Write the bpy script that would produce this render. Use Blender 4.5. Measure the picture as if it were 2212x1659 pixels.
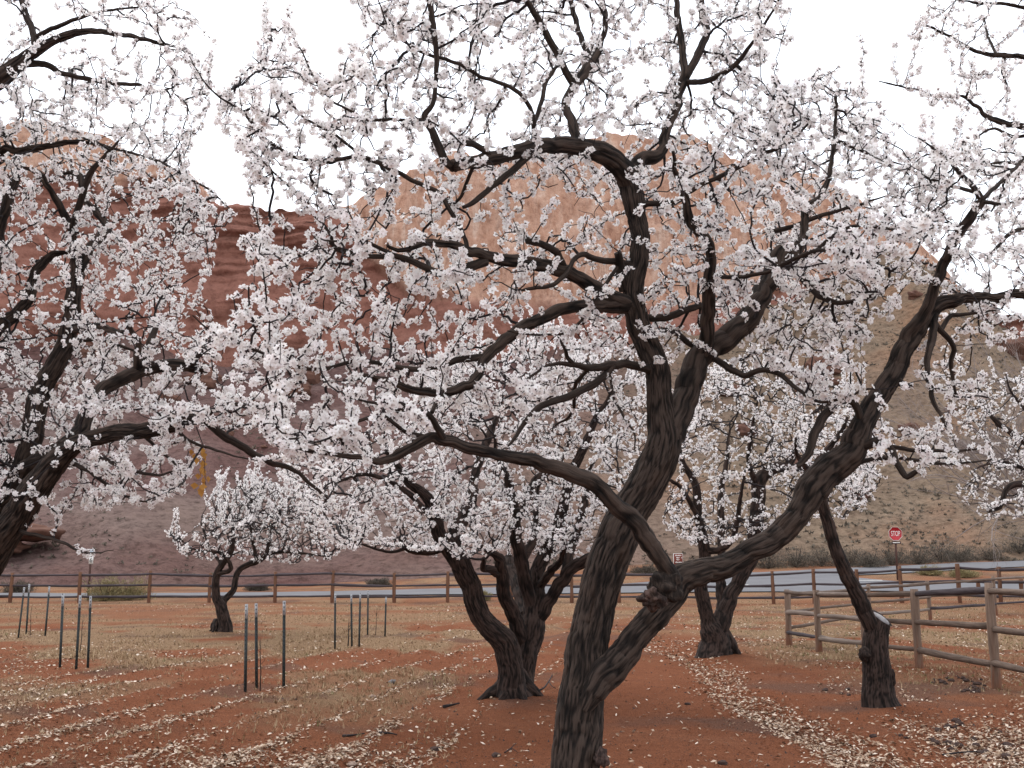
import bpy, math, random
import numpy as np

# ------------------------------------------------------------------ scene, camera, sky, sun
scene = bpy.context.scene
COL = scene.collection
for o in list(bpy.data.objects):
    bpy.data.objects.remove(o)
rng = np.random.default_rng(7)
random.seed(7)

CAM_H = 1.65
FPX = 2268.0            # focal length in pixels of a 2212 x 1659 frame
CX, CY = 1106.0, 829.5
PITCH = math.atan(388.5 / FPX)

cam_d = bpy.data.cameras.new('camera')
cam_d.sensor_width = 36.0
cam_d.lens = 36.0 * FPX / 2212.0
cam_d.clip_start = 0.05
cam_d.clip_end = 3000
cam = bpy.data.objects.new('camera', cam_d)
COL.objects.link(cam)
cam.location = (0, 0, CAM_H)
cam.rotation_euler = (math.pi / 2 + PITCH, 0, 0)
scene.camera = cam

SUN_EL, SUN_AZ = 52.0, -28.0      # sun beyond the trees and a little to the left (azimuth from +Y)
w = bpy.data.worlds.new('World')
scene.world = w
w.use_nodes = True
nt = w.node_tree
nt.nodes.clear()
out = nt.nodes.new('ShaderNodeOutputWorld')
sky = nt.nodes.new('ShaderNodeTexSky')
sky.sky_type = 'NISHITA'
sky.sun_disc = False
sky.sun_elevation = math.radians(SUN_EL)
sky.sun_rotation = math.radians(SUN_AZ)
bg1 = nt.nodes.new('ShaderNodeBackground')
bg1.inputs[1].default_value = 0.05
nt.links.new(sky.outputs[0], bg1.inputs[0])
# thin even overcast over the blue
tc = nt.nodes.new('ShaderNodeTexCoord')
nz = nt.nodes.new('ShaderNodeTexNoise')
nz.inputs['Scale'].default_value = 2.2
nz.inputs['Detail'].default_value = 5
nt.links.new(tc.outputs['Generated'], nz.inputs['Vector'])
rp = nt.nodes.new('ShaderNodeValToRGB')
rp.color_ramp.elements[0].position = 0.3
rp.color_ramp.elements[0].color = (0.90, 0.94, 1.0, 1)
rp.color_ramp.elements[1].position = 0.7
rp.color_ramp.elements[1].color = (1.0, 1.0, 1.0, 1)
nt.links.new(nz.outputs[0], rp.inputs[0])
bg2 = nt.nodes.new('ShaderNodeBackground')
bg2.inputs[1].default_value = 1.15
nt.links.new(rp.outputs[0], bg2.inputs[0])
add = nt.nodes.new('ShaderNodeAddShader')
nt.links.new(bg1.outputs[0], add.inputs[0])
nt.links.new(bg2.outputs[0], add.inputs[1])
nt.links.new(add.outputs[0], out.inputs[0])

sd = bpy.data.lights.new('sun', 'SUN')
sd.energy = 1.3
sd.angle = math.radians(18)
sd.color = (1.0, 0.96, 0.9)
sun = bpy.data.objects.new('sun', sd)
COL.objects.link(sun)
sun.rotation_euler = (math.radians(90 - SUN_EL), 0, math.radians(180 - SUN_AZ))

vs = scene.view_settings
vs.view_transform = 'Standard'
vs.look = 'None'
vs.exposure = 0.46
vs.gamma = 1.0
scene.cycles.max_bounces = 6
scene.cycles.transparent_max_bounces = 4

# ------------------------------------------------------------------ small maths helpers
F_ = np.array([0, math.cos(PITCH), math.sin(PITCH)])
U_ = np.array([0, -math.sin(PITCH), math.cos(PITCH)])
R_ = np.array([1.0, 0, 0])
C_ = np.array([0, 0, CAM_H])

def pix(u, v, Y):
    """points on the rays through (u, v) of the 2212 x 1659 frame at world distance Y; also metres per pixel there"""
    u = np.asarray(u, float); v = np.asarray(v, float); Y = np.asarray(Y, float)
    d = F_ + np.multiply.outer((u - CX) / FPX, R_) + np.multiply.outer((CY - v) / FPX, U_)
    t = Y / d[..., 1]
    return C_ + d * t[..., None], t / FPX

def unpix(P):
    d = np.asarray(P, float) - C_
    f = d @ F_
    f = np.where(f < 1e-3, 1e-3, f)
    return CX + FPX * (d @ R_) / f, CY - FPX * (d @ U_) / f

def sstep(a, b, x):
    t = np.clip((np.asarray(x, float) - a) / (b - a), 0, 1)
    return t * t * (3 - 2 * t)

def _hash(ix, iy, iz, seed):
    h = (ix * 374761393 + iy * 668265263 + iz * 2147483647 + seed * 974634777) & 0xFFFFFFFF
    h = ((h ^ (h >> 13)) * 1274126177) & 0xFFFFFFFF
    h = (h ^ (h >> 16)) & 0xFFFFFF
    return h / float(0xFFFFFF)

def vnoise(x, y, z, seed=0):
    x, y, z = np.broadcast_arrays(np.asarray(x, float), np.asarray(y, float), np.asarray(z, float))
    ix, iy, iz = np.floor(x).astype(np.int64), np.floor(y).astype(np.int64), np.floor(z).astype(np.int64)
    fx, fy, fz = x - ix, y - iy, z - iz
    fx = fx * fx * (3 - 2 * fx); fy = fy * fy * (3 - 2 * fy); fz = fz * fz * (3 - 2 * fz)
    r = 0
    for dx in (0, 1):
        for dy in (0, 1):
            for dz in (0, 1):
                wgt = (fx if dx else 1 - fx) * (fy if dy else 1 - fy) * (fz if dz else 1 - fz)
                r = r + wgt * _hash(ix + dx, iy + dy, iz + dz, seed)
    return r * 2 - 1

def fbm(x, y, z, octs=4, seed=0, gain=0.5):
    r, a, f = 0, 1.0, 1.0
    for k in range(octs):
        r = r + a * vnoise(np.asarray(x) * f, np.asarray(y) * f, np.asarray(z) * f, seed + k)
        a *= gain; f *= 2.03
    return r

def in_poly(u, v, poly):
    poly = np.asarray(poly, float)
    x0, y0 = poly[:, 0], poly[:, 1]
    x1, y1 = np.roll(x0, -1), np.roll(y0, -1)
    inside = np.zeros(len(u), bool)
    for a, b, c, d in zip(x0, y0, x1, y1):
        cond = ((b > v) != (d > v)) & (u < (c - a) * (v - b) / (d - b + 1e-12) + a)
        inside ^= cond
    return inside

# ------------------------------------------------------------------ mesh and object helpers
def make_mesh(name, verts, faces, mats=(), midx=None, smooth=False, attrs=None):
    """faces: (n,3) / (n,4) array or a list of such arrays"""
    if not isinstance(faces, (list, tuple)):
        faces = [faces]
    faces = [np.asarray(f, np.int32) for f in faces if len(f)]
    me = bpy.data.meshes.new(name)
    verts = np.asarray(verts, np.float32)
    nl = sum(f.size for f in faces); npoly = sum(len(f) for f in faces)
    me.vertices.add(len(verts)); me.vertices.foreach_set('co', verts.ravel())
    me.loops.add(nl); me.loops.foreach_set('vertex_index', np.concatenate([f.ravel() for f in faces]))
    me.polygons.add(npoly)
    tot = np.concatenate([np.full(len(f), f.shape[1], np.int32) for f in faces])
    st = np.concatenate([[0], np.cumsum(tot)[:-1]]).astype(np.int32)
    me.polygons.foreach_set('loop_start', st)
    me.polygons.foreach_set('loop_total', tot)
    for m in mats:
        me.materials.append(m)
    if midx is not None:
        me.polygons.foreach_set('material_index', np.asarray(midx, np.int32))
    if smooth:
        me.polygons.foreach_set('use_smooth', np.ones(npoly, bool))
    for k, a in (attrs or {}).items():
        a = np.asarray(a, np.float32)
        if a.ndim == 1:
            at = me.attributes.new(k, 'FLOAT', 'POINT'); at.data.foreach_set('value', a)
        else:
            at = me.attributes.new(k, 'FLOAT_VECTOR', 'POINT'); at.data.foreach_set('vector', a.ravel())
    me.update(calc_edges=True)
    return me

def obj(name, me, parent=None, loc=None):
    o = bpy.data.objects.new(name, me)
    COL.objects.link(o)
    if parent is not None:
        o.parent = parent
    if loc is not None:
        o.location = loc
    return o

def tag(o, label=None, cat=None, group=None, kind=None):
    if label: o['label'] = label
    if cat: o['category'] = cat
    if group: o['group'] = group
    if kind: o['kind'] = kind
    return o

def empty(name, loc, label, cat, group=None):
    o = obj(name, None, None, loc)
    o.empty_display_size = 0.2
    return tag(o, label, cat, group)

def frames(P):
    T = np.gradient(P, axis=0)
    T /= np.linalg.norm(T, axis=1)[:, None] + 1e-9
    n = len(P)
    N = np.zeros_like(P)
    a = np.array([0, 1.0, 0]) if abs(T[0, 1]) < 0.8 else np.array([1.0, 0, 0])
    v = a - T[0] * (a @ T[0]); N[0] = v / np.linalg.norm(v)
    for i in range(1, n):
        v = N[i - 1] - T[i] * (N[i - 1] @ T[i])
        N[i] = v / (np.linalg.norm(v) + 1e-9)
    return T, N, np.cross(T, N)

def tube(P, R, sides, bark=0.0, seed=0, cap=True, lump=0.0, fine=1.0):
    """vertices, quads, cap triangles, bark coordinates"""
    P = np.asarray(P, float); R = np.asarray(R, float)
    T, N, B = frames(P)
    s = np.concatenate([[0], np.cumsum(np.linalg.norm(np.diff(P, axis=0), axis=1))])
    th = np.linspace(0, 2 * math.pi, sides, endpoint=False)
    c, sn = np.cos(th), np.sin(th)
    R0 = max(float(np.mean(R)), 0.004)
    rad = np.repeat(R[:, None], sides, 1)
    ridge = np.full((len(P), sides), 0.6)
    bx = np.tile(c * R0, (len(P), 1)); by = np.tile(sn * R0, (len(P), 1)); bz = np.repeat(s[:, None], sides, 1)
    if bark > 0 or lump > 0:
        if lump > 0:
            rad = rad * (1 + lump * fbm(bx / R0 * 1.1, by / R0 * 1.1, bz / R0 * 0.45, 3, seed))
        if bark > 0:
            tw = 0.22 * fbm(bx * 4, by * 4, bz * 2.0, 2, seed + 9) + 0.05 * vnoise(bx * 30, by * 30, bz * 18.0, seed + 7)
            k = 68.0 / fine
            ca, sa = np.cos(tw), np.sin(tw)
            qx, qy = bx * ca - by * sa, bx * sa + by * ca
            n1 = vnoise(qx * k, qy * k, bz * 5.5 / fine, seed + 3)
            n2 = vnoise(qx * k * 2.1, qy * k * 2.1, bz * 24.0 / fine, seed + 4)
            rid = np.clip(np.abs(n1) * 3.2, 0, 1) ** 0.7
            ridge = np.clip(rid * 0.8 + 0.3 * n2, 0, 1)
            rad = rad + bark * (1.2 * rid - 0.7 + 0.9 * n2)
    V = P[:, None, :] + rad[..., None] * (c[None, :, None] * N[:, None, :] + sn[None, :, None] * B[:, None, :])
    n = len(P)
    i = np.arange(n - 1)[:, None] * sides
    j = np.arange(sides)[None, :]
    j2 = (j + 1) % sides
    q = np.stack([i + j, i + j2, i + sides + j2, i + sides + j], -1).reshape(-1, 4)
    V = V.reshape(-1, 3)
    bc = np.stack([bx, by, bz], -1).reshape(-1, 3)
    tube.ridge = np.append(ridge.ravel(), [0.5, 0.5] if cap else [])
    tris = np.zeros((0, 3), int)
    if cap:
        V = np.vstack([V, P[0], P[-1]]); bc = np.vstack([bc, [0, 0, 0], [0, 0, s[-1]]])
        a, b = n * sides, n * sides + 1
        jj = np.arange(sides); jn = (jj + 1) % sides
        t0 = np.stack([np.full(sides, a), jn, jj], -1)
        o = (n - 1) * sides
        t1 = np.stack([np.full(sides, b), o + jj, o + jn], -1)
        tris = np.vstack([t0, t1])
    return V, q, tris, bc

class Bag:
    """collects pieces of ONE part"""
    def __init__(s):
        s.v, s.q, s.t, s.a, s.mq, s.mt, s.n = [], [], [], [], [], [], 0
    def add(s, V, q=None, t=None, a=None, m=0):
        V = np.asarray(V, float)
        s.v.append(V)
        if q is not None and len(q):
            s.q.append(np.asarray(q) + s.n); s.mq.append(np.full(len(q), m))
        if t is not None and len(t):
            s.t.append(np.asarray(t) + s.n); s.mt.append(np.full(len(t), m))
        s.a.append(a if a is not None else np.zeros((len(V), 3)))
        s.n += len(V)
    def box(s, c, h, m=0):
        c = np.asarray(c, float); h = np.asarray(h, float)
        sg = np.array([[x, y, z] for x in (-1, 1) for y in (-1, 1) for z in (-1, 1)], float)
        q = [[0, 1, 3, 2], [4, 6, 7, 5], [0, 4, 5, 1], [2, 3, 7, 6], [0, 2, 6, 4], [1, 5, 7, 3]]
        s.add(c + sg * h, q, None, None, m)
    def mesh(s, name, mats, smooth=False, attr='bark', off=None):
        V = np.vstack(s.v)
        if off is not None:
            V = V - np.asarray(off)
        fs, mi = [], []
        if s.q: fs.append(np.vstack(s.q)); mi.append(np.concatenate(s.mq))
        if s.t: fs.append(np.vstack(s.t)); mi.append(np.concatenate(s.mt))
        return make_mesh(name, V, fs, mats, np.concatenate(mi), smooth, {attr: np.vstack(s.a)} if attr else None)

def catmull(P, step):
    """resample a polyline of (x, y, z, r) smoothly"""
    P = np.asarray(P, float)
    if len(P) < 2:
        return P
    Q = np.vstack([2 * P[0] - P[1], P, 2 * P[-1] - P[-2]])
    outp = []
    for i in range(1, len(Q) - 2):
        p0, p1, p2, p3 = Q[i - 1], Q[i], Q[i + 1], Q[i + 2]
        L = np.linalg.norm(p2[:3] - p1[:3])
        n = max(1, int(math.ceil(L / step)))
        t = (np.arange(n) / n)[:, None]
        outp.append(0.5 * ((2 * p1) + (-p0 + p2) * t + (2 * p0 - 5 * p1 + 4 * p2 - p3) * t ** 2 + (-p0 + 3 * p1 - 3 * p2 + p3) * t ** 3))
    outp.append(P[-1:])
    return np.vstack(outp)

# ------------------------------------------------------------------ materials
def new_mat(name):
    m = bpy.data.materials.new(name)
    m.use_nodes = True
    n = m.node_tree
    b = n.nodes.get('Principled BSDF')
    b.inputs['Specular IOR Level'].default_value = 0.25
    b.inputs['Roughness'].default_value = 0.9
    return m, n, b

def node(n, t, **kw):
    x = n.nodes.new(t)
    for k, v in kw.items():
        if k in x.inputs:
            x.inputs[k].default_value = v
        else:
            setattr(x, k, v)
    return x

def ramp(n, fac, stops, interp='LINEAR'):
    r = n.nodes.new('ShaderNodeValToRGB')
    r.color_ramp.interpolation = interp
    e = r.color_ramp.elements
    while len(e) > 1:
        e.remove(e[-1])
    e[0].position = stops[0][0]; e[0].color = (*stops[0][1], 1)
    for p, c in stops[1:]:
        k = e.new(p); k.color = (*c, 1)
    if fac is not None:
        n.links.new(fac, r.inputs[0])
    return r.outputs[0]

def mixc(n, fac, a, b, mode='MIX'):
    x = n.nodes.new('ShaderNodeMix'); x.data_type = 'RGBA'; x.blend_type = mode
    for sock, val in ((x.inputs[0], fac), (x.inputs[6], a), (x.inputs[7], b)):
        if isinstance(val, (int, float)):
            sock.default_value = val
        elif isinstance(val, tuple):
            sock.default_value = (*val, 1)
        else:
            n.links.new(val, sock)
    return x.outputs[2]

def attr(n, name):
    a = n.nodes.new('ShaderNodeAttribute'); a.attribute_name = name
    return a

def mapping(n, vec, scale):
    mp = n.nodes.new('ShaderNodeMapping'); mp.inputs['Scale'].default_value = scale
    n.links.new(vec, mp.inputs[0])
    return mp.outputs[0]

def noise(n, vec, scale, detail=4, rough=0.55, dist=0.0):
    x = n.nodes.new('ShaderNodeTexNoise')
    x.inputs['Scale'].default_value = scale; x.inputs['Detail'].default_value = detail
    x.inputs['Roughness'].default_value = rough; x.inputs['Distortion'].default_value = dist
    if vec is not None:
        n.links.new(vec, x.inputs['Vector'])
    return x.outputs[0]

def bump(n, b, h, strength, dist):
    x = n.nodes.new('ShaderNodeBump'); x.inputs['Strength'].default_value = strength; x.inputs['Distance'].default_value = dist
    n.links.new(h, x.inputs['Height'])
    n.links.new(x.outputs[0], b.inputs['Normal'])

def bark_mat(name, dark, mid, warm, scale=1.0, bstr=0.9):
    m, n, b = new_mat(name)
    a = attr(n, 'bark')
    v1 = mapping(n, a.outputs['Vector'], (75 * scale, 75 * scale, 4.5 * scale))
    f1 = noise(n, v1, 1.0, 6, 0.65, 0.6)
    v2 = mapping(n, a.outputs['Vector'], (9, 9, 3.5))
    f2 = noise(n, v2, 1.0, 3)
    rg = attr(n, 'ridge')
    mm = n.nodes.new('ShaderNodeMath'); mm.operation = 'MULTIPLY_ADD'; mm.inputs[1].default_value = 0.55
    n.links.new(rg.outputs['Fac'], mm.inputs[0]); n.links.new(f1, mm.inputs[2])
    c = ramp(n, mm.outputs[0], [(0.45, dark), (0.75, mid), (1.05, tuple(min(1, x * 3.2) for x in mid))])
    wm = ramp(n, f2, [(0.55, (0, 0, 0)), (0.80, (0.5, 0.5, 0.5))])
    c = mixc(n, wm, c, warm)
    n.links.new(c, b.inputs['Base Color'])
    bump(n, b, f1, bstr, 0.012)
    b.inputs['Roughness'].default_value = 0.95
    return m

M = {}
M['bark'] = bark_mat('apricot_bark', (0.003, 0.0022, 0.002), (0.0190, 0.0132, 0.0105), (0.046, 0.022, 0.011))
M['bark_far'] = bark_mat('apricot_bark_brown', (0.003, 0.002, 0.0018), (0.0165, 0.0105, 0.0085), (0.030, 0.015, 0.009), 0.8)
M['burl'] = bark_mat('burl_bark', (0.010, 0.007, 0.006), (0.040, 0.026, 0.022), (0.10, 0.045, 0.022), 0.6)

def simple(name, col, rough=0.9, var=None, scale=30, spec=0.25):
    m, n, b = new_mat(name)
    b.inputs['Roughness'].default_value = rough
    b.inputs['Specular IOR Level'].default_value = spec
    if var:
        t = n.nodes.new('ShaderNodeTexCoord')
        f = noise(n, t.outputs['Object'], scale, 4)
        n.links.new(ramp(n, f, [(0.3, var), (0.7, col)]), b.inputs['Base Color'])
    else:
        b.inputs['Base Color'].default_value = (*col, 1)
    return m

M['twig'] = simple('twig_bark', (0.026, 0.020, 0.021), 0.8, (0.010, 0.007, 0.007), 40)
M['twig_grey'] = simple('bare_twig', (0.30, 0.25, 0.23), 0.9, (0.16, 0.13, 0.12), 8)
M['cutwood'] = simple('sawn_wood', (0.30, 0.28, 0.28), 0.9, (0.15, 0.14, 0.14), 25)
M['calyx'] = simple('calyx_red', (0.045, 0.008, 0.012), 0.7)
M['stamen'] = simple('stamens', (0.55, 0.40, 0.18), 0.8)

def petal_mat():
    m = bpy.data.materials.new('petal_white'); m.use_nodes = True
    n = m.node_tree; n.nodes.clear()
    o = n.nodes.new('ShaderNodeOutputMaterial')
    a = attr(n, 'rnd')
    c = ramp(n, a.outputs['Fac'], [(0.0, (0.92, 0.86, 0.86)), (0.4, (0.94, 0.91, 0.90)), (1.0, (0.95, 0.935, 0.915))])
    d = n.nodes.new('ShaderNodeBsdfDiffuse'); t = n.nodes.new('ShaderNodeBsdfTranslucent')
    n.links.new(c, d.inputs[0]); n.links.new(c, t.inputs[0])
    mx = n.nodes.new('ShaderNodeMixShader'); mx.inputs[0].default_value = 0.46
    n.links.new(d.outputs[0], mx.inputs[1]); n.links.new(t.outputs[0], mx.inputs[2])
    n.links.new(mx.outputs[0], o.inputs[0])
    return m
M['petal'] = petal_mat()

def rnd_mat(name, stops, rough=0.9, transl=0.0):
    m, n, b = new_mat(name)
    a = attr(n, 'rnd')
    c = ramp(n, a.outputs['Fac'], stops)
    n.links.new(c, b.inputs['Base Color'])
    b.inputs['Roughness'].default_value = rough
    b.inputs['Specular IOR Level'].default_value = 0.15
    if transl:
        t = n.nodes.new('ShaderNodeBsdfTranslucent'); n.links.new(c, t.inputs[0])
        mx = n.nodes.new('ShaderNodeMixShader'); mx.inputs[0].default_value = transl
        n.links.new(b.outputs[0], mx.inputs[1]); n.links.new(t.outputs[0], mx.inputs[2])
        n.links.new(mx.outputs[0], n.nodes['Material Output'].inputs[0])
    return m
M['litter'] = rnd_mat('fallen_leaves', [(0.0, (0.08, 0.045, 0.027)), (0.3, (0.20, 0.12, 0.078)), (0.55, (0.34, 0.235, 0.16)), (0.8, (0.50, 0.38, 0.29)), (1.0, (0.68, 0.57, 0.47))])
M['dung'] = simple('dark_clods', (0.075, 0.045, 0.036), 1.0, (0.03, 0.02, 0.018), 30)
M['straw'] = rnd_mat('dry_grass', [(0.0, (0.17, 0.10, 0.055)), (0.5, (0.31, 0.205, 0.118)), (0.85, (0.44, 0.32, 0.20)), (1.0, (0.17, 0.165, 0.07))])
M['gold'] = rnd_mat('golden_dead_leaf', [(0, (0.42, 0.20, 0.05)), (1, (0.58, 0.32, 0.09))], 0.8, 0.3)

def soil_mat():
    m, n, b = new_mat('red_soil')
    t = n.nodes.new('ShaderNodeTexCoord')
    P = t.outputs['Object']
    f1 = noise(n, P, 0.55, 4); f2 = noise(n, P, 9, 6, 0.65); f3 = noise(n, P, 70, 4, 0.7)
    c = ramp(n, f1, [(0.3, (0.175, 0.062, 0.030)), (0.55, (0.215, 0.082, 0.042)), (0.75, (0.25, 0.105, 0.057))])
    c = mixc(n, ramp(n, f2, [(0.35, (0, 0, 0)), (0.7, (0.7, 0.7, 0.7))]), c, (0.155, 0.060, 0.033))
    g = attr(n, 'grass')
    straw = ramp(n, f3, [(0.3, (0.14, 0.080, 0.046)), (0.5, (0.22, 0.138, 0.082)), (0.7, (0.32, 0.22, 0.135))])
    c = mixc(n, g.outputs['Fac'], c, straw)
    gg = attr(n, 'grey')
    c = mixc(n, gg.outputs['Fac'], c, ramp(n, f3, [(0.3, (0.065, 0.038, 0.029)), (0.7, (0.15, 0.095, 0.074))]))
    sp = ramp(n, f3, [(0.30, (0.40, 0.38, 0.38)), (0.46, (1, 1, 1)), (0.70, (1.5, 1.45, 1.4))])
    c = mixc(n, 1.0, c, sp, 'MULTIPLY')
    n.links.new(c, b.inputs['Base Color'])
    hh = n.nodes.new('ShaderNodeMath'); hh.operation = 'ADD'
    n.links.new(f2, hh.inputs[0]); n.links.new(f3, hh.inputs[1])
    bump(n, b, hh.outputs[0], 0.9, 0.04)
    b.inputs['Roughness'].default_value = 1.0
    b.inputs['Specular IOR Level'].default_value = 0.05
    return m
M['soil'] = soil_mat()

def road_mat():
    m, n, b = new_mat('asphalt_worn')
    t = n.nodes.new('ShaderNodeTexCoord')
    f = noise(n, t.outputs['Object'], 0.8, 6); f2 = noise(n, t.outputs['Object'], 40, 3)
    c = ramp(n, f, [(0.3, (0.115, 0.112, 0.120)), (0.7, (0.150, 0.147, 0.157))])
    c = mixc(n, 0.25, c, ramp(n, f2, [(0.3, (0.07, 0.07, 0.074)), (0.7, (0.19, 0.19, 0.20))]))
    n.links.new(c, b.inputs['Base Color'])
    return m
M['road'] = road_mat()
M['paint'] = simple('road_paint', (0.75, 0.74, 0.7), 0.8, (0.55, 0.54, 0.52), 4)

def hill_mat():
    m, n, b = new_mat('talus_slope')
    t = n.nodes.new('ShaderNodeTexCoord'); P = t.outputs['Object']
    s = attr(n, 'side')           # 0 purple shale to 1 tan slope
    wv = noise(n, mapping(n, P, (0.02, 0.02, 0.16)), 1.0, 3)
    f1 = noise(n, P, 0.09, 5, 0.6); f2 = noise(n, P, 1.4, 6, 0.7); f3 = noise(n, mapping(n, P, (0.5, 0.5, 1.6)), 2.2, 4, 0.75)
    purple = ramp(n, f1, [(0.3, (0.110, 0.056, 0.050)), (0.5, (0.135, 0.078, 0.070)), (0.7, (0.170, 0.115, 0.105))])
    purple = mixc(n, ramp(n, wv, [(0.50, (0, 0, 0)), (0.60, (0.6, 0.6, 0.6))]), purple, (0.20, 0.15, 0.133))
    tan = ramp(n, f1, [(0.3, (0.170, 0.118, 0.084)), (0.5, (0.210, 0.153, 0.110)), (0.7, (0.235, 0.140, 0.090))])
    c = mixc(n, s.outputs['Fac'], purple, tan)
    c = mixc(n, 1.0, c, ramp(n, f2, [(0.3, (0.55, 0.53, 0.52)), (0.5, (1, 1, 1)), (0.75, (1.25, 1.25, 1.2))]), 'MULTIPLY')
    c = mixc(n, 0.75, c, ramp(n, f3, [(0.32, (0.45, 0.43, 0.40)), (0.48, (1, 1, 1)), (0.72, (1.2, 1.2, 1.2))]), 'MULTIPLY')
    n.links.new(c, b.inputs['Base Color'])
    bump(n, b, f2, 1.0, 0.5)
    b.inputs['Roughness'].default_value = 1.0
    b.inputs['Specular IOR Level'].default_value = 0.05
    return m
M['hill'] = hill_mat()

def cliff_mat():
    m, n, b = new_mat('sandstone_cliff')
    t = n.nodes.new('ShaderNodeTexCoord'); P = t.outputs['Object']
    s = attr(n, 'strata')         # below 0.5 red ledges, above 0.5 orange massive sandstone
    lay = noise(n, mapping(n, P, (0.06, 0.06, 0.55)), 1.0, 8, 0.7, 1.2)
    streak = noise(n, mapping(n, P, (0.55, 0.55, 0.035)), 1.0, 6, 0.7, 0.5)
    fine = noise(n, P, 0.9, 6, 0.7)
    red = ramp(n, lay, [(0.22, (0.17, 0.072, 0.054)), (0.42, (0.26, 0.118, 0.088)), (0.6, (0.30, 0.142, 0.107)), (0.8, (0.36, 0.215, 0.17))])
    ora = ramp(n, streak, [(0.30, (0.26, 0.132, 0.088)), (0.42, (0.43, 0.240, 0.165)), (0.56, (0.52, 0.325, 0.24)), (0.70, (0.62, 0.46, 0.37))])
    ora = mixc(n, ramp(n, lay, [(0.58, (0, 0, 0)), (0.80, (0.35, 0.35, 0.35))]), ora, (0.33, 0.15, 0.075))
    c = mixc(n, ramp(n, s.outputs['Fac'], [(0.42, (0, 0, 0)), (0.58, (1, 1, 1))]), red, ora)
    c = mixc(n, 0.9, c, ramp(n, fine, [(0.28, (0.55, 0.5, 0.5)), (0.5, (1, 1, 1)), (0.75, (1.15, 1.15, 1.15))]), 'MULTIPLY')
    n.links.new(c, b.inputs['Base Color'])
    hh = n.nodes.new('ShaderNodeMath'); hh.operation = 'ADD'
    n.links.new(streak, hh.inputs[0]); n.links.new(fine, hh.inputs[1])
    bump(n, b, hh.outputs[0], 0.9, 0.8)
    b.inputs['Roughness'].default_value = 1.0
    b.inputs['Specular IOR Level'].default_value = 0.05
    return m
M['cliff'] = cliff_mat()

def wood_mat(name, a, c_, foot=None):
    m, n, b = new_mat(name)
    at = attr(n, 'bark')
    f = noise(n, mapping(n, at.outputs['Vector'], (45, 45, 2.5)), 1.0, 5, 0.65, 0.3)
    f2 = noise(n, mapping(n, at.outputs['Vector'], (4, 4, 0.9)), 1.0, 3)
    c = ramp(n, f, [(0.3, a), (0.7, c_)])
    c = mixc(n, ramp(n, f2, [(0.5, (0, 0, 0)), (0.75, (0.5, 0.5, 0.5))]), c, tuple(x * 0.55 for x in a))
    if foot:                       # red dust caked on the foot of the post
        fo = attr(n, 'foot')
        c = mixc(n, fo.outputs['Fac'], c, foot)
    n.links.new(c, b.inputs['Base Color'])
    bump(n, b, f, 0.6, 0.006)
    return m
M['rail'] = wood_mat('weathered_rail', (0.060, 0.040, 0.030), (0.17, 0.120, 0.092))
M['rail_pale'] = wood_mat('pale_rail', (0.115, 0.085, 0.070), (0.26, 0.205, 0.17))
M['rail_dark'] = wood_mat('dark_rail', (0.030, 0.023, 0.026), (0.085, 0.068, 0.072))
M['post'] = wood_mat('cedar_post', (0.085, 0.040, 0.024), (0.19, 0.095, 0.056), (0.12, 0.045, 0.024))
M['post_pale'] = wood_mat('pale_cedar_post', (0.125, 0.080, 0.057), (0.25, 0.175, 0.132), (0.15, 0.058, 0.030))
M['tpost'] = simple('green_black_steel', (0.014, 0.020, 0.019), 0.5, (0.008, 0.011, 0.011), 60, 0.4)
M['tposttip'] = simple('bare_post_tip', (0.42, 0.42, 0.43), 0.6, (0.28, 0.28, 0.29), 60)
M['signred'] = simple('sign_red', (0.42, 0.010, 0.018), 0.45, None, 30, 0.5)
M['signwhite'] = simple('sign_white', (0.72, 0.70, 0.66), 0.5)
M['signblack'] = simple('sign_black', (0.02, 0.02, 0.025), 0.6)
M['signbrown'] = simple('sign_brown', (0.16, 0.035, 0.022), 0.6)
M['signpost'] = simple('sign_post_brown', (0.085, 0.038, 0.028), 0.7, (0.05, 0.024, 0.019), 12)
M['signblue'] = simple('sign_plate_grey', (0.35, 0.42, 0.48), 0.5)
M['sage'] = rnd_mat('sagebrush', [(0.0, (0.042, 0.033, 0.028)), (0.5, (0.100, 0.083, 0.066)), (1.0, (0.18, 0.152, 0.118))])
M['rabbit'] = rnd_mat('rabbitbrush', [(0.0, (0.10, 0.075, 0.040)), (0.5, (0.23, 0.19, 0.095)), (1.0, (0.38, 0.32, 0.17))])
M['stone'] = simple('field_stone', (0.34, 0.25, 0.20), 0.95, (0.20, 0.13, 0.10), 20)
M['stone_grey'] = simple('grey_stone', (0.17, 0.165, 0.17), 0.95, (0.10, 0.10, 0.105), 20)
M['rock'] = simple('red_boulder', (0.15, 0.075, 0.052), 1.0, (0.07, 0.034, 0.026), 1.3)

# ------------------------------------------------------------------ ground
TREES_XY = {'t1': (0.42, 6.0), 't2': (0.02, 13.0), 't3': (3.75, 19.4), 't4': (4.33, 12.35), 't5': (-4.65, 8.1), 't6': (-7.05, 25.8), 't8': (5.9, 9.6), 't9': (9.4, 17.0)}

def row_c(X, Y):
    """distance across the plough furrows on the left"""
    return X - 0.19 * (Y - 9.5) + 0.10 * np.sin(Y * 0.55)

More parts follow.
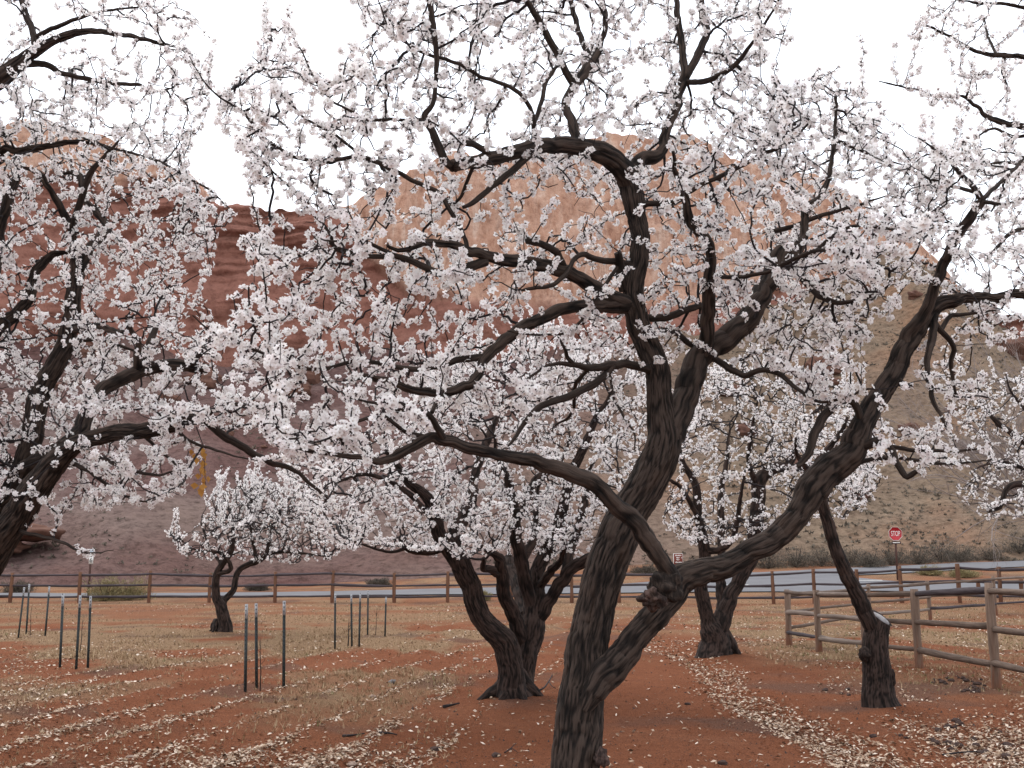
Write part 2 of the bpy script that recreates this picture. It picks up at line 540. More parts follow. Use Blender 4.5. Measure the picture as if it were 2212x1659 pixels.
def ground_z(X, Y):
    X = np.asarray(X, float); Y = np.asarray(Y, float)
    rise = np.clip(Y - 46, 0, 60) * (0.004 + 0.05 * sstep(-20, 18, X))
    rise = rise + 0.22 * sstep(33, 42, Y) * sstep(8, 20, X) * (1 - sstep(44, 54, Y))
    near = 1 - sstep(24, 38, Y)
    c = row_c(X, Y)
    fm = sstep(-8.5, -6.5, c) * (1 - sstep(-1.5, -0.9, c)) * near * (0.55 + 0.45 * vnoise(X * 0.6, Y * 0.3, 3.0, 21))
    z = 0.046 * np.cos(2 * math.pi * c / 0.78) * fm
    px = 3.0 + 0.14 * np.sin(Y * 0.8) + 0.10 * np.sin(Y * 0.37 + 1)
    z = z - 0.085 * np.exp(-((X - px) / 0.33) ** 2) * near * (1 - sstep(21, 25, Y) * 0.7)
    z = z + 0.055 * np.exp(-((X - 1.2) / 1.2) ** 2) * near
    for k in TREES_XY.values():
        d2 = (X - k[0]) ** 2 + (Y - k[1]) ** 2
        z = z + 0.07 * np.exp(-d2 / 0.5)
    z = z + near * (0.018 * fbm(X * 1.3, Y * 1.3, 0.5, 3, 4) + 0.014 * vnoise(X * 5, Y * 5, 0.5, 8) + 0.009 * vnoise(X * 13, Y * 13, 0.5, 9))
    z = z + (1 - near) * 0.03 * fbm(X * 0.25, Y * 0.25, 0.7, 3, 5)
    return z + rise

def axis(a, b, fine0, fine1, fine, grow):
    core = np.arange(fine0, fine1 + 1e-6, fine)
    lo, st, x = [], fine, fine0
    while x > a:
        st *= grow; x -= st; lo.append(max(x, a))
    hi, st, x = [], fine, fine1
    while x < b:
        st *= grow; x += st; hi.append(min(x, b))
    return np.concatenate([np.array(lo[::-1]), core, np.array(hi)])

gx = axis(-600, 600, -8.5, 8.5, 0.055, 1.06)
gy = axis(-60, 900, 6.0, 24.0, 0.055, 1.045)
GX, GY = np.meshgrid(gx, gy)
GZ = ground_z(GX, GY)
n1 = fbm(GX * 0.5, GY * 0.5, 1.0, 4, 31)
grass = sstep(-0.1, 0.55, n1 + 1.2 * sstep(14, 24, GY) - 0.75)
grass = np.maximum(grass, 0.55 * sstep(0.0, 0.45, n1 + 0.5 * vnoise(GX * 2.2, GY * 1.1, 0, 33)) * sstep(10, 12.5, GY) * (GX < -0.8))
grass = grass * (0.25 + 0.75 * sstep(9, 14, GY)) * (1 - 0.97 * np.exp(-(np.clip(np.abs(GX - 2.6) - 1.2, 0, 99) / 1.2) ** 2) * (1 - sstep(24, 29, GY)))
grass = np.where((GX > 4.6), np.maximum(grass, 0.45 * sstep(-0.3, 0.4, n1) * sstep(12, 17, GY)), grass)
grass = np.where(GY > 30, np.clip(0.25 + 0.6 * sstep(-0.4, 0.4, n1), 0, 1), grass)
n2 = fbm(GX * 0.8, GY * 0.8, 5.0, 3, 37)
grey = 0.6 * sstep(0.1, 0.7, n2 - 0.25 + 0.9 * sstep(3.3, 4.6, GX) * (1 - sstep(9.5, 11.5, GY)))
grey = np.maximum(grey, 0.6 * sstep(0.0, 0.5, n2) * sstep(34, 48, GY))
grey = np.maximum(grey, 0.5 * sstep(0.45, 0.8, 0.4 * n2 + 0.7 * np.exp(-((GX + 1.9) / 1.3) ** 2 - ((GY - 9.3) / 0.8) ** 2)))
nx, ny = len(gx), len(gy)
ii = (np.arange(ny - 1)[:, None] * nx + np.arange(nx - 1)[None, :]).reshape(-1)
gq = np.stack([ii, ii + 1, ii + 1 + nx, ii + nx], -1)
ground = obj('ground', make_mesh('ground', np.stack([GX, GY, GZ], -1).reshape(-1, 3), gq, [M['soil']], None, True,
             {'grass': grass.ravel(), 'grey': grey.ravel()}))
tag(ground, kind='structure')

# roads
def drape(name, xs, yn, yf, dz, mat, rows=14):
    V = []
    for k in range(rows):
        Y = yn + (yf - yn) * k / (rows - 1)
        V.append(np.stack([xs, Y, ground_z(xs, Y) + dz], -1))
    V = np.vstack(V)
    nn = len(xs)
    i0 = (np.arange(rows - 1)[:, None] * nn + np.arange(nn - 1)[None, :]).reshape(-1)
    me = make_mesh(name, V, np.stack([i0, i0 + 1, i0 + 1 + nn, i0 + nn], -1), [mat], None, True)
    return tag(obj(name, me), kind='structure')
xs = np.arange(-120, 120.1, 0.5)
yn = 51.7 + 0.12 * fbm(xs * 0.5, 0, 0, 2, 3)
yf = 58 + 8.5 * sstep(4, 15, xs) * (1 - sstep(17.5, 21.5, xs)) + 0.15 * fbm(xs * 0.5, 3, 0, 2, 3)
drape('road', xs, yn, yf, 0.05, M['road'])
cs = catmull(np.array([[13, 63.2, 0, 0], [19, 65.5, 0, 0], [27, 70.5, 0, 0], [38, 77, 0, 0], [60, 88, 0, 0]]), 0.6)
tt = np.gradient(cs[:, :2], axis=0); tt /= np.linalg.norm(tt, axis=1)[:, None]
nrm = np.stack([-tt[:, 1], tt[:, 0]], -1)
V = []
for k in np.linspace(-2.6, 2.6, 8):
    q = cs[:, :2] + nrm * k
    V.append(np.stack([q[:, 0], q[:, 1], ground_z(q[:, 0], q[:, 1]) + 0.056], -1))
V = np.vstack(V); nn = len(cs)
i0 = (np.arange(7)[:, None] * nn + np.arange(nn - 1)[None, :]).reshape(-1)
tag(obj('side_road', make_mesh('side_road', V, np.stack([i0, i0 + 1, i0 + 1 + nn, i0 + nn], -1), [M['road']], None, True)), kind='structure')
for (x0, x1, y0, y1) in ((18.6, 20.4, 58.7, 59.0), (11.0, 12.4, 55.9, 56.15)):
    xs2 = np.linspace(x0, x1, 8)
    drape('road_marking', xs2, np.full(8, y0), np.full(8, y1), 0.066, M['paint'], 3)

# ------------------------------------------------------------------ hill and cliff
SKY_ = [(-900, 230), (-400, 250), (0, 275), (110, 262), (225, 285), (262, 328), (335, 345), (398, 365), (421, 440), (470, 447), (600, 462), (700, 466),
        (745, 430), (860, 400), (950, 348), (1050, 330), (1200, 315), (1320, 293), (1460, 292), (1540, 312), (1620, 345), (1700, 372), (1790, 410),
        (1835, 446), (1856, 500), (1880, 518), (1930, 535), (1992, 600), (2040, 655), (2070, 697), (2121, 713), (2212, 741), (2400, 800), (3000, 900)]
TAL_ = [(-900, 740), (0, 740), (300, 770), (500, 800), (700, 800), (900, 780), (1100, 760), (1300, 745), (1500, 715), (1650, 680), (1750, 630),
        (1830, 575), (1870, 535), (1930, 548), (1992, 612), (2040, 668), (2070, 709), (2121, 725), (2212, 753), (2400, 812), (3000, 912)]
STR_ = [(-900, 380), (0, 390), (250, 400), (500, 400), (700, 420), (790, 560), (900, 660), (1100, 690), (1300, 690), (1500, 680), (1700, 640), (1900, 640), (3000, 900)]
Ycl = 148.0
def prof(pts):
    p = np.array(pts, float)
    W, _ = pix(p[:, 0], p[:, 1], np.full(len(p), Ycl))
    return W[:, 0], W[:, 2]
sx, sz = prof(SKY_); tx, tz = prof(TAL_); bx_, bz_ = prof(STR_)
X = np.arange(-175, 150, 0.55)
skyz = np.interp(X, sx, sz) + 0.5 * fbm(X * 0.5, 0, 0, 4, 2)
talz = np.minimum(np.interp(X, tx, tz) + 1.6 * fbm(X * 0.10, 5, 0, 4, 6), skyz - 0.6)
strz = np.interp(X, bx_, bz_) + 0.8 * fbm(X * 0.2, 9, 0, 3, 6)
yb = 77 + 4 * fbm(X * 0.03, 1, 0, 2, 11) - 3 * sstep(-20, -60, X)
# talus rows
nr = 110
t = np.linspace(0, 1, nr)[:, None]
Yt = yb[None, :] + (Ycl - 6 - yb[None, :]) * t
z0 = ground_z(X, yb) - 0.5
Zt = z0[None, :] + (talz - z0)[None, :] * (t ** 1.12)
gul = fbm(X[None, :] * 0.09 + 0.02 * Yt, Yt * 0.02, 0.3, 4, 15)
Zt = Zt + (2.6 * gul * np.sin(math.pi * t)) + 0.25 * fbm(X[None, :] * 0.7, Yt * 0.7, 0, 3, 16) * sstep(0, 0.06, t)
Zt[0] -= 0.6
side = sstep(-6, 26, X)[None, :] * np.ones_like(t) + 0.25 * fbm(X[None, :] * 0.06, Yt * 0.06, 0, 3, 18)
side = np.clip(side, 0, 1)
XX = np.broadcast_to(X, Yt.shape)
# fine ledges near the talus head
k = len(X)
i0 = (np.arange(nr - 1)[:, None] * k + np.arange(k - 1)[None, :]).reshape(-1)
hill = obj('hill', make_mesh('hill', np.stack([XX, Yt, Zt], -1).reshape(-1, 3), np.stack([i0, i0 + 1, i0 + 1 + k, i0 + k], -1), [M['hill']], None, True, {'side': side.ravel()}))
tag(hill, kind='structure')
# cliff rows
nc = 130
t = np.linspace(0, 1, nc)[:, None]
zb = Zt[-1] - 3.0
Zc = zb[None, :] + (skyz - zb)[None, :] * t
hgt = (skyz - zb)[None, :]
rel = (Zc - strz[None, :])
orange = sstep(-0.6, 0.6, rel)
lam = vnoise(Zc * 0.55, X[None, :] * 0.02, 0, 41) * 1.1 + vnoise(Zc * 1.4, X[None, :] * 0.05, 1, 42) * 0.7 + vnoise(Zc * 3.1, X[None, :] * 0.10, 1, 48) * 0.3
lam = np.sign(lam) * np.abs(lam) ** 0.7
col = 1 - 2 * np.abs(fbm(X[None, :] * 0.16, Zc * 0.02, 2, 4, 43))
blk = fbm(X[None, :] * 0.12, Zc * 0.10, 4, 4, 44)
setback = 8 * t ** 1.3 * np.clip(hgt / 25, 0.1, 1)
Yc = Ycl - 8 + setback - (1 - orange) * (lam * (0.25 + 1.0 * sstep(0.45, 0.8, t)) + 3.2 * blk) - orange * (1.4 * col + 1.2 * blk + 0.12 * lam) * np.clip(hgt / 10, 0.05, 1)
st = np.clip(0.5 + rel / 12.0, 0, 1)
Xc = np.broadcast_to(X, Yc.shape)
Vc = np.stack([Xc, Yc, Zc], -1).reshape(-1, 3)
# top slab going back
back = []
for dy, dz in ((2.5, 0.4), (9, 0.8), (40, 0.5), (140, -4)):
    back.append(np.stack([X, Yc[-1] + dy, skyz + dz], -1))
Vc = np.vstack([Vc] + back)
stv = np.concatenate([st.ravel(), np.tile(st[-1], 4)])
rows = nc + 4
i0 = (np.arange(rows - 1)[:, None] * k + np.arange(k - 1)[None, :]).reshape(-1)
cliff = obj('cliff', make_mesh('cliff', Vc, np.stack([i0, i0 + 1, i0 + 1 + k, i0 + k], -1), [M['cliff']], None, True, {'strata': stv}))
tag(cliff, kind='structure')

def hill_z(x, y):
    ix = np.clip(((np.asarray(x) - X[0]) / 0.55).astype(int), 0, len(X) - 1)
    tt_ = np.clip((np.asarray(y) - yb[ix]) / (Ycl - 6 - yb[ix]), 0, 1) * (nr - 1)
    i_ = np.clip(tt_.astype(int), 0, nr - 2); f_ = tt_ - i_
    return Zt[i_, ix] * (1 - f_) + Zt[i_ + 1, ix] * f_

# ------------------------------------------------------------------ blossom templates
def flower_tpl(detail):
    """unit flower facing +Z; returns verts, tris, material per tri"""
    V, T, Mi = [], [], []
    for k in range(5):
        a = 2 * math.pi * k / 5
        ca, sa = math.cos(a), math.sin(a)
        if detail:
            pts = [(0.05, 0, -0.02), (0.50, -0.38, 0.10), (0.86, -0.40, 0.20), (1.02, 0, 0.26), (0.86, 0.40, 0.22), (0.50, 0.38, 0.12)]
        else:
            pts = [(0.04, 0, -0.02), (0.70, -0.47, 0.14), (1.02, 0, 0.22), (0.70, 0.47, 0.16)]
        b = len(V)
        for x, y, z in pts:
            V.append((x * ca - y * sa, x * sa + y * ca, z))
        for i in range(1, len(pts) - 1):
            T.append((b, b + i, b + i + 1)); Mi.append(0)
    b = len(V)
    n = 4 if detail else 3
    for k in range(n):
        a = 2 * math.pi * k / n + 0.4
        V.append((0.30 * math.cos(a), 0.30 * math.sin(a), -0.05))
    V.append((0, 0, -0.55))
    for k in range(n):
        T.append((b + (k + 1) % n, b + k, b + n)); Mi.append(1)
    if detail:
        b = len(V)
        for k in range(3):
            a = 2 * math.pi * k / 3
            V.append((0.06 * math.cos(a), 0.06 * math.sin(a), 0.0))
            V.append((0.22 * math.cos(a + 0.5), 0.22 * math.sin(a + 0.5), 0.26))
        for k in range(3):
            T.append((b + 2 * k, b + 2 * ((k + 1) % 3), b + 2 * k + 1)); Mi.append(2)
    return np.array(V), np.array(T), np.array(Mi)
FT = {True: flower_tpl(True), False: flower_tpl(False)}

def basis(Nv):
    Nv = Nv / (np.linalg.norm(Nv, axis=1)[:, None] + 1e-9)
    a = np.where(np.abs(Nv[:, 2:3]) < 0.9, np.array([[0, 0, 1.0]]), np.array([[1.0, 0, 0]]))
    A = np.cross(a, Nv); A /= np.linalg.norm(A, axis=1)[:, None]
    return A, np.cross(Nv, A), Nv

def flowers_mesh(name, P, Nv, S, detail, r):
    V0, T0, M0 = FT[detail]
    n = len(P)
    A, B, C = basis(Nv)
    ang = r.uniform(0, 2 * math.pi, n)
    A2 = A * np.cos(ang)[:, None] + B * np.sin(ang)[:, None]
    B2 = -A * np.sin(ang)[:, None] + B * np.cos(ang)[:, None]
    cup = r.uniform(0.6, 2.0, n)
    Vx = V0[None] * S[:, None, None]
    Vx = Vx * (1 + 0.14 * r.normal(size=(n, len(V0), 1)).clip(-2, 2))
    zc = np.where(V0[:, 2] > 0, 1.0, 0.0)[None] * (cup[:, None] - 1) + 1
    W = P[:, None, :] + Vx[..., 0:1] * A2[:, None] + Vx[..., 1:2] * B2[:, None] + (Vx[..., 2:3] * zc[..., None]) * C[:, None]
    T = (T0[None] + (np.arange(n) * len(V0))[:, None, None]).reshape(-1, 3)
    rnd = np.repeat(r.random(n), len(V0))
    return make_mesh(name, W.reshape(-1, 3), T, [M['petal'], M['calyx'], M['stamen']], np.tile(M0, n), False, {'rnd': rnd})

# shared cluster meshes for the individually placed blossom clusters
CLUSTERS = []
_r = np.random.default_rng(3)
for k in range(14):
    n = int(_r.integers(3, 7))
    d = _r.normal(size=(n, 3)); d[:, 2] = np.abs(d[:, 2]) * 0.8; d /= np.linalg.norm(d, axis=1)[:, None]
    CLUSTERS.append(flowers_mesh('blossom_cluster', d * 0.022, d + 0.2 * _r.normal(size=(n, 3)), _r.uniform(0.0155, 0.0190, n), True, _r))

# ------------------------------------------------------------------ trees
TILE = {'tl': (0, 0), 'tm': (704, 0), 'tr': (1443.8, 0), 'ml': (0, 512), 'mm': (704, 512), 'mr': (1443.8, 512),
        'bl': (0, 1088), 'bm': (704, 1088), 'br': (1443.8, 1088), 'D': (0, 0)}
TS = 0.3472

def parse(s):
    """'mm:x,y,w x,y,w tm:...' traced from enlarged tiles -> (u, v, width) of the 2212 x 1659 frame"""
    res, cur = [], 'D'
    lastw = 20
    for tok in s.split():
        if ':' in tok:
            cur, tok = tok.split(':')
        p = [float(x) for x in tok.split(',')]
        if len(p) > 2: lastw = p[2]
        k = 1.0 if cur == 'D' else TS
        ox, oy = TILE[cur]
        res.append((ox + p[0] * k, oy + p[1] * k, lastw * k))
    return np.array(res)

class Tree:
    def __init__(s, name, base, label, group=None, detail=True, seed=1, bark='bark'):
        s.r = np.random.default_rng(seed)
        s.base = np.array([base[0], base[1], float(ground_z(base[0], base[1]))])
        s.root = empty(name, s.base, label, 'tree', group)
        s.limbs = []          # (P (n,3), R (n))
        s.detail = detail
        s.bark = bark
        s.seed = seed
        s.pixn = []           # (u, v, Y) of limb nodes

    def limb(s, spec, dY=0.0, Y0=None, name='limb', kink=1.0, bury=True, grow=None):
        p = parse(spec)
        if Y0 is None:
            A = np.vstack(s.pixn)
            d = np.hypot(A[:, 0] - p[0, 0], A[:, 1] - p[0, 1])
            Y0 = A[np.argmin(d), 2]
        L = np.concatenate([[0], np.cumsum(np.hypot(np.diff(p[:, 0]), np.diff(p[:, 1])))])
        L /= L[-1]
        Y = Y0 + dY * L
        W, mpp = pix(p[:, 0], p[:, 1], Y)
        Q = np.column_stack([W, p[:, 2] * mpp / 2])
        rm = Q[:, 3].mean()
        Q = catmull(Q, max(0.025, rm * 0.6))
        amp = (0.004 + 0.10 * rm) * kink
        env = np.minimum(1, np.arange(len(Q)) / 4.0)[:, None]
        ph = s.r.uniform(0, 99)
        Q[:, :3] += env * amp * np.stack([fbm(np.arange(len(Q)) * 0.35, ph, j * 7.1, 2, 5) for j in range(3)], -1)
        s._store(Q, name, Y0 + dY * np.linspace(0, 1, len(Q)))
        return Q

    def _store(s, Q, name, Y):
        P, R = Q[:, :3], np.maximum(Q[:, 3], 0.0022)
        u, v = unpix(P)
        s.pixn.append(np.column_stack([u, v, P[:, 1]]))
        s.limbs.append((P, R))
        rm = R.mean()
        d = np.linalg.norm(P.mean(0) - C_)
        pxr = R.max() / d * 1050
        sides = int(np.clip(6 + pxr * 4.0, 6, 112))
        big = R.max() > 0.03
        if big:
            stp = max(0.008, rm * 0.10) if pxr > 8 else max(0.015, rm * 0.25)
            Q2 = catmull(np.column_stack([P, R]), stp)
            P2, R2 = Q2[:, :3], np.maximum(Q2[:, 3], 0.002)
        else:
            P2, R2 = P, R
        V, q, t, bc = tube(P2, R2, sides, bark=(0.0062 if pxr > 12 else 0.0042) if big else 0.0, seed=s.seed * 31 + len(s.limbs),
                           lump=0.07 if R.max() > 0.012 else 0.03, fine=1.0 if pxr > 12 else 1.6)
        me = make_mesh(name, V - s.base, [q, t], [M[s.bark]], None, True, {'bark': bc, 'ridge': tube.ridge})
        o = obj(name, me, s.root)
        return o

    def crown(s, polys, sig, shoots=0, bf=0.35, tip=0.0022, dens=1.0, nclus=0, fsize=0.0160, gap=0.5, spc=0.040, tmax=0.0095, nper=(2, 4), clear=0.12, shift=0.0, up=0.35, shoot_len=(0.2, 0.5), shoot_zone=None):
        r = s.r
        A = np.vstack(s.pixn)
        pts = []
        for poly, n in polys:
            poly = np.array(poly, float)
            lo, hi = poly.min(0), poly.max(0)
            got = []
            while len(got) < n:
                u = r.uniform(lo[0], hi[0], n * 2); v = r.uniform(lo[1], hi[1], n * 2)
                keep = in_poly(u, v, poly)
                cl = vnoise(u / 60, v / 60, s.seed, 51)
                keep &= r.random(len(u)) < 0.65 + 0.5 * cl
                got += list(zip(u[keep], v[keep]))
            got = np.array(got[:n])
            # depth of the closest traced limbs, spread by sig
            d = np.hypot(got[:, None, 0] - A[None, ::3, 0], got[:, None, 1] - A[None, ::3, 1]) + r.uniform(0, 40, (len(got), 1))
            j = np.argmin(d + r.uniform(0, 60, d.shape), 1)
            Y = A[::3][j, 2] + r.normal(shift, sig, len(got))
            W, _ = pix(got[:, 0], got[:, 1], Y)
            pts.append(W)
        pts = np.vstack(pts)
        pts = pts[pts[:, 2] > 0.9]
        old = np.vstack([P[::3] for P, R in s.limbs]); oldr = np.concatenate([R[::3] for P, R in s.limbs])
        old = old[oldr > 0.016 * s.base[1] / 6.0 * 0.8]
        if len(old):
            near_ = np.concatenate([np.linalg.norm(pts[i:i + 400, None] - old[None], axis=2).min(1) for i in range(0, len(pts), 400)])
            pts = pts[near_ > clear]
        # start nodes on the limbs
        NP = np.vstack([P[::2] for P, R in s.limbs]); NR = np.concatenate([R[::2] for P, R in s.limbs])
        ok = NP[:, 2] > 1.0
        NP, NR = NP[ok], NR[ok]
        n0 = len(NP)
        cost0 = np.clip((NR - 0.03) * 6, 0, 0.6)
        N = len(pts)
        best = np.full(N, 1e9); par = np.zeros(N, int)
        for i in range(0, N, 400):
            dd = np.linalg.norm(pts[i:i + 400, None] - NP[None], axis=2) + cost0[None]
            par[i:i + 400] = dd.argmin(1); best[i:i + 400] = dd.min(1)
        done = np.zeros(N, bool)
        plen = np.zeros(N)
        parent = np.zeros(N, int)
        order = []
        bw = best.copy()
        for _ in range(N):
            i = int(np.argmin(bw))
            done[i] = True; bw[i] = 1e9
            parent[i] = par[i]
            pp = NP[par[i]] if par[i] < n0 else pts[par[i] - n0]
            plen[i] = np.linalg.norm(pts[i] - pp) + (plen[par[i] - n0] if par[i] >= n0 else 0)
            order.append(i)
            d = np.linalg.norm(pts - pts[i], axis=1) + bf * plen[i]
            upd = (d < best) & ~done
            best[upd] = d[upd]; bw[upd] = d[upd]; par[upd] = n0 + i
        # chains: follow the child with the largest subtree
        size = np.ones(N)
        for i in order[::-1]:
            if parent[i] >= n0:
                size[parent[i] - n0] += size[i]
        rad = np.minimum(tip * size ** 0.33, tmax)
        kids = {}
        for i in order:
            kids.setdefault(parent[i], []).append(i)
        chains = []
        stack = [(p, c) for p in kids if p < n0 for c in kids[p]]
        while stack:
            p, c = stack.pop()
            start = NP[p] if p < n0 else pts[p - n0]
            rs = min(rad[c] * 1.3, NR[p]) if p < n0 else min(rad[p - n0], rad[c] * 1.25)
            ch = [np.append(start, rs)]
            while True:
                ch.append(np.append(pts[c], rad[c]))
                kk = kids.get(n0 + c)
                if not kk:
                    ch[-1][3] = tip * 0.7
                    break
                kk = sorted(kk, key=lambda q: -size[q])
                for q in kk[1:]:
                    stack.append((n0 + c, q))
                c = kk[0]
            chains.append(np.array(ch))
        # upright young shoots
        if shoots:
            cand = pts[r.permutation(N)]
            if shoot_zone is not None:
                u, v = unpix(cand)
                cand = cand[in_poly(u, v, shoot_zone)]
            for p in cand[:shoots]:
                L = r.uniform(*shoot_len)
                d = np.array([r.normal(0, 0.35), r.normal(0, 0.35), 1.0]); d /= np.linalg.norm(d)
                m1 = p + d * L * 0.5 + r.normal(0, 0.03, 3) * L
                chains.append(np.array([np.append(p, tip * 1.3), np.append(m1, tip), np.append(p + d * L + r.normal(0, 0.06, 3) * L, tip * 0.6)]))
        nshoot = shoots
        tw = Bag()
        FP, FN = [], []
        for ci, ch in enumerate(chains):
            is_shoot = ci >= len(chains) - nshoot
            Q = catmull(ch, 0.05)
            if len(Q) > 2:
                jit = r.normal(0, 0.006, (len(Q), 3)); jit[0] = 0
                Q[:, :3] += jit
                sag = np.linspace(0, 1, len(Q)) ** 2 * up * 0.05 * len(Q) * 0.05
                Q[:, 2] += sag
            V, q, t, bc = tube(Q[:, :3], np.maximum(Q[:, 3], 0.0012), 5 if Q[0, 3] > 0.006 else 3, cap=False)
            tw.add(V, q, None, bc)
            # flower sites
            seg = np.linalg.norm(np.diff(Q[:, :3], axis=0), axis=1)
            sl = np.concatenate([[0], np.cumsum(seg)])
            mean = (0.021 if is_shoot else spc) / dens
            k_ = int(sl[-1] / mean) + 2
            ss = 0.01 + np.cumsum(mean * (0.45 + 0.55 * r.exponential(1.0, k_)))
            ss = ss[ss < sl[-1] + 0.02]
            pos = np.stack([np.interp(ss, sl, Q[:, j]) for j in range(3)], -1)
            rr = np.interp(ss, sl, Q[:, 3])
            cl = 0.55 * vnoise(pos[:, 0] * 8, pos[:, 1] * 8, pos[:, 2] * 8, 61) + 0.6 * r.uniform(-1, 1, len(pos))
            keep = (cl > (gap - 1.0 if not is_shoot else -0.85)) & (rr < 0.009)
            pos, rr = pos[keep], rr[keep]
            if len(pos):
                nf = r.integers(nper[0], nper[1] + 1, len(pos)) if not is_shoot else r.integers(2, 4, len(pos))
                d = r.normal(size=(len(pos), 3)); d[:, 2] += 0.3
                d /= np.linalg.norm(d, axis=1)[:, None]
                c0 = np.repeat(pos + d * (rr + 0.35 * fsize)[:, None], nf, 0); dr = np.repeat(d, nf, 0)
                dk = 0.55 * dr + r.normal(size=dr.shape); dk /= np.linalg.norm(dk, axis=1)[:, None]
                FP.append(c0 + dk * (fsize * r.uniform(0.75, 1.15, len(dk)))[:, None]); FN.append(dk + 0.22 * r.normal(size=dk.shape))
        for P_, R_l in s.limbs:
            thin = np.where(R_l < 0.010)[0]
            if len(thin) < 2: continue
            for i in thin:
                if vnoise(P_[i, 0] * 14, P_[i, 1] * 14, P_[i, 2] * 14, 62) > 0.0:
                    d = r.normal(size=(3, 3)); d /= np.linalg.norm(d, axis=1)[:, None]
                    FP.append(P_[i] + d * (R_l[i] + 0.014) + r.normal(0, 0.008, (3, 3))); FN.append(d + 0.3 * r.normal(size=(3, 3)))
        o = obj('twigs', tw.mesh('twigs', [M['twig']], True, 'bark', s.base), s.root)
        tag(o, kind='stuff')
        FP, FN = np.vstack(FP), np.vstack(FN)
        s.nfl = len(FP)
        if nclus:
            u, v = unpix(FP)
            vis = np.where((u > 0) & (u < 2212) & (v > 0) & (v < 1659))[0]
            dist = np.linalg.norm(FP[vis] - C_, axis=1)
            vis = vis[np.argsort(dist)][:nclus * 12]
            pick = vis[r.permutation(len(vis))[:nclus]]
            for i in pick:
                c = obj('blossom_cluster', CLUSTERS[int(r.integers(len(CLUSTERS)))], s.root, FP[i] - s.base)
                c.rotation_euler = tuple(r.uniform(0, 6.28, 3))
        o = obj('blossoms', flowers_mesh('blossoms', FP - s.base, FN, r.uniform(0.82, 1.12, len(FP)) * fsize, s.detail, r), s.root)
        tag(o, kind='stuff')

def lump_mesh(name, c, rad, mat, seed, amp=0.3, off=None, sc=(1, 1, 1), seg=20, ring=12, freq=1.4):
    th = np.linspace(0, 2 * math.pi, seg, endpoint=False); ph = np.linspace(0, math.pi, ring)
    TH, PH = np.meshgrid(th, ph)
    d = np.stack([np.sin(PH) * np.cos(TH), np.sin(PH) * np.sin(TH), np.cos(PH)], -1)
    k = 1 + amp * fbm(d[..., 0] * freq + seed, d[..., 1] * freq, d[..., 2] * freq, 3, seed)
    V = (np.asarray(c) + d * (rad * k)[..., None] * np.array(sc)).reshape(-1, 3)
    i = np.arange(ring - 1)[:, None] * seg; j = np.arange(seg)[None]; j2 = (j + 1) % seg
    q = np.stack([i + j, i + seg + j, i + seg + j2, i + j2], -1).reshape(-1, 4)
    if off is not None: V = V - off
    return make_mesh(name, V, q, [mat], None, True, {'bark': V * 1.0, 'ridge': np.clip(0.5 + 0.4 * fbm(V[:, 0] * 40, V[:, 1] * 40, V[:, 2] * 40, 2, seed), 0, 1)})

def roots(T, rad, n, seed, spread=2.3):
    """short buttress roots running into the soil"""
    r = np.random.default_rng(seed)
    b = T.base
    a0 = r.uniform(0, 6.28)
    for k in range(n):
        a = a0 + 2 * math.pi * (k + r.uniform(-0.3, 0.3)) / n
        d = np.array([math.cos(a), math.sin(a), 0]); L = rad * spread * r.uniform(0.75, 1.2)
        P = np.array([[*(d[:2] * rad * 0.35), rad * 1.7], [*(d[:2] * rad * 0.85), rad * 0.75], [*(d[:2] * L * 0.72), rad * 0.18], [*(d[:2] * L * 1.15), -rad * 0.45]])
        P[2:, :2] += r.normal(0, 0.12 * rad, (2, 2))
        Q = catmull(np.column_stack([P, np.array([0.42, 0.46, 0.34, 0.14]) * rad]), rad * 0.12)
        V, q, t, bc = tube(Q[:, :3], Q[:, 3], 18, 0.004, seed + k, True, 0.15, 1.4)
        obj('root', make_mesh('root', V, [q, t], [M[T.bark]], None, True, {'bark': bc, 'ridge': tube.ridge}), T.root)

# ---- the big tree in front
T1 = Tree('apricot_tree', TREES_XY['t1'], 'large dark apricot tree in white bloom forking low, limb tied at a gnarled knot', None, True, 11)
T1.limb('bm:1535,2240,460 1540,2140,350 1550,1950,315 1560,1644,300 1580,1300,290 1615,1000,262 1665,700,240 1710,500,238 1795,250,250 1885,80,235 mm:1945,1640,225 2060,1400,225 2095,1250,200 2080,1000,150 2065,830,150 2015,700,148 1962,590,140 1935,490,135 1915,400,130 1915,280,120 1945,140,112 1955,0,108 tm:1950,1460,106 1930,1350,112 1915,1240,130 1880,1110,140', 0.35, 6.0, 'trunk', 0.6)
T1.limb('tm:1895,1140,140 1850,1060,135 1740,965,130 1600,915,112 1400,900,95 1280,920,92 1100,970,84 950,1000,75 780,1036,72', -0.9)
T1.limb('tm:1890,1120,90 1960,995,88 2050,975,75 2095,920,62 2110,850,58 2140,750,56 2190,640,54 tr:55,610,54 95,480,50 85,300,42 60,100,36 40,-120,28', 0.5)
T1.limb('tr:105,490,50 180,350,50 240,200,45 210,80,44 200,-100,38', 0.3)
T1.limb('tr:115,510,36 200,510,36 300,480,34 420,400,32 520,270,22 600,150,18 690,0,12', -0.7)
T1.limb('mm:2110,1290,170 2170,1160,165 mr:100,1010,160 150,860,165 200,740,150 340,650,145 480,520,135 560,400,120 600,320,116 650,200,112 700,100,98 tr:780,1560,80 840,1480,52 850,1380,46 870,1290,42 950,1220,32 1000,1100,26 1020,950,22 1030,800,18 1045,650,13 1040,560,8', 0.9)
T1.limb('mr:200,760,95 238,620,90 245,450,84 247,350,78 262,200,68 265,80,60 tr:235,1480,58 150,1400,54 110,1270,48 80,1150,38 40,1050,26 30,940,14', -0.8)
